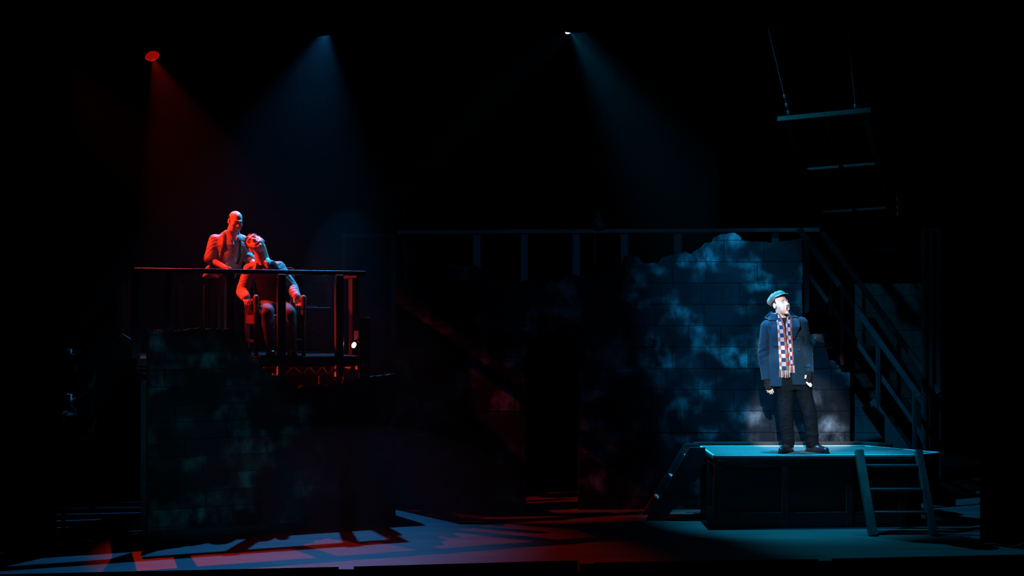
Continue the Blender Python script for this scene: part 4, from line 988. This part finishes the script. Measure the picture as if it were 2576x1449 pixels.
# ---- bald man standing behind the chair
def build_standing():
    d0 = 14.95; s = F/d0; fy = HY+0.44*s; org = Vector(((545-CX)/F*d0, d0, DECK)); m_ = lambda px, py: ((px-545)/s, (fy-py)/s)
    t = thing('person', 'balding man in grey shirt and dark braces leaning over the chair', 'person', org)
    def q(px, py, y=0.0): a, b = m_(px, py); return V3(a, y, b)
    R = rot(34, 17, 3); hc = q(597, 558, -0.1)
    nb = q(583, 590, -0.02); sl, sr = q(543, 606, -0.04), q(606, 606, 0.06)
    el, wl = q(530, 652, -0.1), q(572, 674, -0.17)
    er, wr = q(622, 646, 0.03), q(640, 662, -0.06)
    def body(p):
        d = head_sdf((p-hc)@R, 0.0)
        d = smin(d, cap(p, hc+R@V3(0, 0.025, -0.05), nb, 0.058, 0.064), 0.02)
        d = smin(d, loft(p, [0.85, 1.05, 1.2, 1.36, 1.43], [0.05, 0.12, 0.14, 0.15, 0.17], [0.06, 0.03, 0.01, 0.0, -0.01], [0.14, 0.14, 0.15, 0.15, 0.07], [0.1, 0.1, 0.1, 0.09, 0.06]), 0.04)
        for c_, e_, w_ in ((sl, el, wl), (sr, er, wr)): d = smin(d, chain(p, [c_, e_, w_], [0.055, 0.047, 0.032]), 0.03)
        for x_ in (-0.06, 0.08): d = smin(d, chain(p, [V3(x_, 0.06, 0.85), V3(x_-0.01, 0.04, 0.47), V3(x_-0.02, 0.08, 0.08)], [0.08, 0.055, 0.04]), 0.03)
        d = smin(d, hand_sdf(p, wl, (0.75, -0.2, -0.6), (0.3, -0.8, 0.4), 0.45, 0.4), 0.01)
        return smin(d, hand_sdf(p, wr, (0.8, -0.4, -0.2), (0, 0.3, 1), 0.4, 0.4), 0.01)
    skinobj('body', body, (-0.25, -0.36, 0.02), (0.68, 0.25, 1.74), 0.004, M['skin'], t, org)
    eyes(hc, R, t, org, (0.1, -0.35)); brows(hc, R, t, org, M['hair_dark'])
    def hair(p):
        q_ = (p-hc)@R; d = ell(q_, (0, 0.016, 0.033), (0.0785, 0.0995, 0.083))
        return smax(smax(smax(d, q_[:, 2]-0.058-0.1*q_[:, 1], 0.006), -0.05-q_[:, 2], 0.006), -0.008-q_[:, 1]+0.3*(q_[:, 2]-0.02), 0.006)
    skinobj('hair', hair, hc-0.15, hc+0.15, 0.004, M['hair_dark'], t, org, 'short dark hair around the back of the head')
    def ts(p):
        return loft(p, [0.98, 1.06, 1.18, 1.30, 1.38, 1.42, 1.475], [0.10, 0.12, 0.13, 0.14, 0.145, 0.16, 0.185], [0.03, 0.02, 0.01, 0.0, 0.0, -0.01, -0.02], [0.17, 0.172, 0.175, 0.185, 0.17, 0.12, 0.078], [0.135, 0.13, 0.135, 0.13, 0.115, 0.095, 0.075])
    def shirt_solid(p):
        d = ts(p)
        d = smin(d, chain(p, [sl, el+(wl-el)*0.08], [0.074, 0.07]), 0.03)
        d = smin(d, chain(p, [sr, er, er+(wr-er)*0.35], [0.074, 0.066, 0.07]), 0.03)
        return d+wrk(p, 40, 0.0025, 3)+(crease(p, 38, 0.006, (0.75, 0.2, 1.0), 1, 0.2)+crease(p, 60, 0.005, (-0.5, 0.3, 1.0), 4))*np.where((p[:, 0] > 0.04) & (p[:, 0] < 0.28), 0.45, 1.0)-0.003
    def shirt(p):
        d = shirt_solid(p); d = smax(d, -(d+0.03), 0.002)
        # open collar in front of the neck
        slot = np.maximum(np.abs(p[:, 0]-0.235)-np.interp(p[:, 2], [1.3, 1.45], [0.0, 0.055]), p[:, 1]+0.02)
        return smax(d, -slot, 0.004)
    skinobj('shirt', shirt, (-0.32, -0.3, 0.94), (0.6, 0.25, 1.53), 0.006, M['shirt_grey'], t, org, 'collarless shirt with rolled sleeves')
    RW = lambda rows: [((fy-py)/s, (a-545)/s, (b-545)/s) for py, a, b in rows]
    for rows in ([(582, 563, 569), (592, 566.5, 572.5), (606, 567.5, 573.5), (622, 566, 572.5), (634, 561, 567), (650, 559, 564), (668, 559, 564)], [(596, 604, 607), (615, 607, 610), (645, 604, 608), (665, 598, 602)]):
        strip('brace_strap', RW(rows), shirt_solid, -0.5, 0.002, 0.005, M['strap'], t, org, nx=4)
    strip('collar', RW([(578, 575, 580), (588, 577, 587), (598, 580, 591), (608, 586, 593)]), shirt_solid, -0.5, 0.006, 0.006, M['shirt_grey'], t, org, nx=5)
    strip('collar', RW([(590, 604, 610), (598, 600, 612), (606, 598, 611)]), shirt_solid, -0.5, 0.006, 0.006, M['shirt_grey'], t, org, nx=5)
    for py, px in ((602, 588.5), (612, 590), (622, 591.5), (634, 592), (648, 591)):
        a, b = m_(px, py); yy = float(march(shirt_solid, np.array([a]), np.array([b]), -0.5, 0.0, 0.2)[0])
        obj('button', lathe([(0.001, 0.004), (0.006, 0.004), (0.006, 0.0), (0.001, 0)], org+Vector((a, yy-0.001, b)), (0.2, -1, 0), n=10), M['leather'], t)
    def apr(p):
        d = loft(p, [0.06, 0.4, 0.8, 0.98, 1.04], [-0.015, -0.015, 0.0, 0.06, 0.09], [0.05]*5, [0.15, 0.15, 0.165, 0.17, 0.165], [0.13, 0.13, 0.14, 0.14, 0.135])
        return d+0.010*np.sin(np.arctan2(p[:, 1]-0.05, p[:, 0])*11+p[:, 2]*1.5)*np.clip(1.05-p[:, 2], 0, 1)
    skinobj('apron', apr, (-0.25, -0.2, 0.02), (0.35, 0.28, 1.1), 0.008, M['apron'], t, org, 'long dark apron')
    def tail(p):
        d = loft(p, [0.90, 0.96, 1.03, 1.08], [0.01, 0.02, 0.05, 0.08], [0.04]*4, [0.185, 0.185, 0.18, 0.17], [0.15, 0.15, 0.145, 0.14]); d = d+wrk(p, 60, 0.006, 5)
        return smax(d, p[:, 0]-0.13+0.9*(1.0-p[:, 2]), 0.006)
    skinobj('shirt_tail', tail, (-0.25, -0.22, 0.86), (0.35, 0.28, 1.12), 0.007, M['shirt_grey'], t, org)
    for x_ in (-0.08, 0.06): shoe('shoe', V3(x_, 0.08, 0.09), (0.3, -1), t, org)

# ---- man slumped in the chair, head thrown back
def build_seated():
    d0 = 14.35; s = F/d0; fy = HY+0.44*s; org = O2.copy(); m_ = lambda px, py: ((px-675)/s, (fy-py)/s)
    t = thing('person', 'man in dark waistcoat slumped in the armchair with head thrown back', 'person', org)
    def q(px, py, y=0.0): a, b = m_(px, py); return V3(a, y, b)
    R = rot(14, -30, -44, 'yzx'); HS = 1.18; hc = q(636, 612, 0.16)
    nb = q(652, 655, 0.2); sl, sr = q(617, 677, 0.2), q(694, 671, 0.24)
    el, wl = q(606, 734, 0.08), q(623, 750, -0.10)
    er, wr = q(727, 724, 0.2), q(745, 746, 0.03)
    pel = V3(0.03, 0.2, 0.6); hl, hr = V3(-0.06, 0.16, 0.56), V3(0.13, 0.22, 0.56)
    kl, kr = q(683, 786, -0.25), q(735, 788, -0.16); al, ar = V3(0.06, -0.2, 0.09), V3(0.29, -0.14, 0.09)
    def body(p):
        d = head_sdf((p-hc)@R/HS, 0.012)*HS
        d = smin(d, cap(p, hc+R@V3(0, 0.02, -0.06), nb, 0.074, 0.082), 0.02)
        d = smin(d, chain(p, [nb+V3(0, 0.02, -0.08), pel], [0.1, 0.11]), 0.05)
        for c_, e_, w_ in ((sl, el, wl), (sr, er, wr)): d = smin(d, chain(p, [c_, e_, w_], [0.05, 0.042, 0.03]), 0.03)
        for h_, k_, a_ in ((hl, kl, al), (hr, kr, ar)): d = smin(d, chain(p, [h_, k_, a_], [0.07, 0.055, 0.04]), 0.03)
        d = smin(d, hand_sdf(p, wl, (0.35, -0.7, -0.55), (0.85, 0.4, 0.1), 0.7, 0.5), 0.01)
        return smin(d, hand_sdf(p, wr, (0.3, -0.45, -0.9), (-0.9, -0.3, 0.1), 0.5, 0.4), 0.01)
    skinobj('body', body, (-0.42, -0.38, 0.02), (0.5, 0.38, 1.48), 0.004, M['skin'], t, org)
    brows(hc, R*HS, t, org, M['hair_dark']); mouth_parts(hc, R*HS, t, org, 0.012)
    for sx in (-1, 1):
        pts = [hc+HS*R@V3(sx*x, y, z) for x, y, z in ((0.02, -0.0925, -0.0045), (0.032, -0.0945, -0.0075), (0.044, -0.089, -0.005))]
        obj('eyelid', tube([Vector(a.tolist())+org for a in pts], 0.0018, n=6), M['hair_dark'], t)
    def hair(p):
        q_ = (p-hc)@R/HS; d = ell(q_, (0, 0.018, 0.04), (0.084, 0.103, 0.088))+0.004*np.sin(q_[:, 0]*120+q_[:, 1]*70)
        cut = np.where(q_[:, 1] < -0.01, 0.062-q_[:, 2]+0.3*np.abs(q_[:, 0])*0-np.clip(np.abs(q_[:, 0])-0.055, 0, 1)*2.2, -0.045-q_[:, 2])
        return smax(d, cut, 0.01)
    skinobj('hair', hair, hc-0.17, hc+0.17, 0.004, M['hair_dark'], t, org, 'thick dark hair')
    zs = [0.52, 0.62, 0.75, 0.9, 1.0, 1.06, 1.12]
    def torso(p, g=0.0):
        return loft(p, zs, [0.03, 0.03, 0.01, -0.02, -0.045, -0.07, -0.105], [0.2, 0.19, 0.19, 0.2, 0.21, 0.215, 0.215], [0.175+g, 0.175+g, 0.18+g, 0.19+g, 0.185+g, 0.14+g, 0.075+g], [0.13+g, 0.135+g, 0.13+g, 0.125+g, 0.115+g, 0.1+g, 0.07+g])
    def shirt_solid(p):
        d = torso(p)
        d = smin(d, chain(p, [sl+V3(0.01, 0, 0), el, wl+(wl-el)*0.02], [0.072, 0.07, 0.048]), 0.025)
        d = smin(d, chain(p, [sr-V3(0.01, 0, 0), er, wr+(wr-er)*0.02], [0.072, 0.068, 0.046]), 0.025)
        return d+wrk(p, 40, 0.0025, 4)+crease(p, 36, 0.008, (0.9, 0.3, 0.8), 2, 0.18)+crease(p, 56, 0.006, (-0.6, 0.3, 1.0), 5)-0.004
    def shirt(p):
        d = shirt_solid(p); return smax(d, -(d+0.03), 0.002)
    skinobj('shirt', shirt, (-0.46, -0.22, 0.5), (0.46, 0.4, 1.18), 0.006, M['shirt_stripe'], t, org, 'striped long-sleeved shirt')
    def vest(p):
        d = torso(p, 0.012)
        xl = np.interp(p[:, 2], [0.55, 0.9, 1.05, 1.15], [-0.2, -0.185, -0.165, -0.15]); xr_ = np.interp(p[:, 2], [0.55, 0.9, 1.05, 1.15], [0.26, 0.17, 0.07, 0.02])
        d = smax(d, np.maximum(xl-p[:, 0], p[:, 0]-xr_), 0.006)
        d = smax(d, 0.60-p[:, 2], 0.006)
        vn = np.maximum(np.abs(p[:, 0]+0.06)-np.interp(p[:, 2], [0.93, 1.1], [0.0, 0.075]), p[:, 1]-0.2)
        d = smax(d, -np.where(p[:, 2] > 0.92, vn, 1), 0.004)
        return smax(d, p[:, 2]-1.09, 0.005)+wrk(p, 30, 0.003, 6)
    skinobj('waistcoat', vest, (-0.3, -0.02, 0.56), (0.36, 0.42, 1.16), 0.006, M['vest'], t, org, 'dark buttoned waistcoat')
    RW = lambda rows: [((fy-py)/s, (a-675)/s, (b-675)/s) for py, a, b in rows]
    vs_ = lambda p: torso(p, 0.012)
    strip('collar', RW([(644, 630, 634), (650, 634, 644), (658, 641, 651), (667, 649, 657)]), vs_, -0.3, 0.01, 0.006, M['shirt_stripe'], t, org, nx=5, ymax=0.3)
    strip('collar', RW([(646, 662, 669), (652, 661, 674), (660, 660, 673)]), vs_, -0.3, 0.012, 0.006, M['white_cloth'], t, org, nx=5, ymax=0.3)
    for k, py in enumerate((685, 703, 721, 739)):
        a, b = m_(668+k*2, py); yy = float(march(vs_, np.array([a]), np.array([b]), -0.3, 0.0, 0.4)[0])
        obj('button', lathe([(0.001, 0.005), (0.007, 0.004), (0.007, 0.0), (0.001, 0)], org+Vector((a, yy-0.002, b)), (0, -1, 0), n=10), M['button'], t)
    def trs(p):
        d = None
        for h_, k_, a_ in ((hl, kl, al), (hr, kr, ar)):
            e = chain(p, [h_, k_, a_+V3(0, 0, -0.01)], [0.095, 0.078, 0.062]); d = e if d is None else smin(d, e, 0.02)
        d = smin(d, ell(p, (0.035, 0.19, 0.585), (0.19, 0.15, 0.1)), 0.04)+wrk(p, 50, 0.003, 7)+crease(p, 34, 0.009, (0.8, 0.8, 0.6), 7)
        return smax(d, 0.06-p[:, 2], 0.006)
    skinobj('trousers', trs, (-0.25, -0.4, 0.03), (0.5, 0.42, 0.74), 0.007, M['trousers'], t, org)
    for a_ in (al, ar): shoe('shoe', a_, (0.35, -1), t, org)
build_boy(); build_standing(); build_seated()

# ------------------------------------------------------------------ haze
hz = bpy.data.materials.new('stage_haze'); hz.use_nodes = True
nt = hz.node_tree; nt.nodes.remove(nt.nodes['Principled BSDF'])
vsn = nt.nodes.new('ShaderNodeVolumeScatter'); vsn.inputs['Color'].default_value = (1, 1, 1, 1); vsn.inputs['Density'].default_value = 0.0007; vsn.inputs['Anisotropy'].default_value = 0.2
nt.links.new(vsn.outputs[0], nt.nodes['Material Output'].inputs['Volume'])
o = obj('haze', bx((-1.3, 16.4, 3.2), (7.2, 8.0, 6.3)), hz)
tag(o, 'thin theatrical haze hanging over the stage', 'haze', kind='stuff')
def cloud(c, r, dens, label):
    m = hz.copy(); m.node_tree.nodes['Volume Scatter'].inputs['Density'].default_value = dens
    bm = B(); bmesh.ops.create_icosphere(bm, subdivisions=4, radius=1.0, matrix=Matrix.Translation(Vector(c)) @ Matrix.Diagonal((r[0], r[1], r[2], 1)))
    tag(obj('smoke_cloud', bm, m, smooth=True), label, 'smoke', kind='stuff')
cloud((-2.0, 15.45, 2.45), (0.62, 0.75, 1.2), 0.003, 'bluish smoke drifting behind the right end of the upper platform')
cloud((-1.7, 12.75, 0.4), (1.9, 0.62, 0.8), 0.007, 'low reddish smoke lying on the floor below the upper platform')
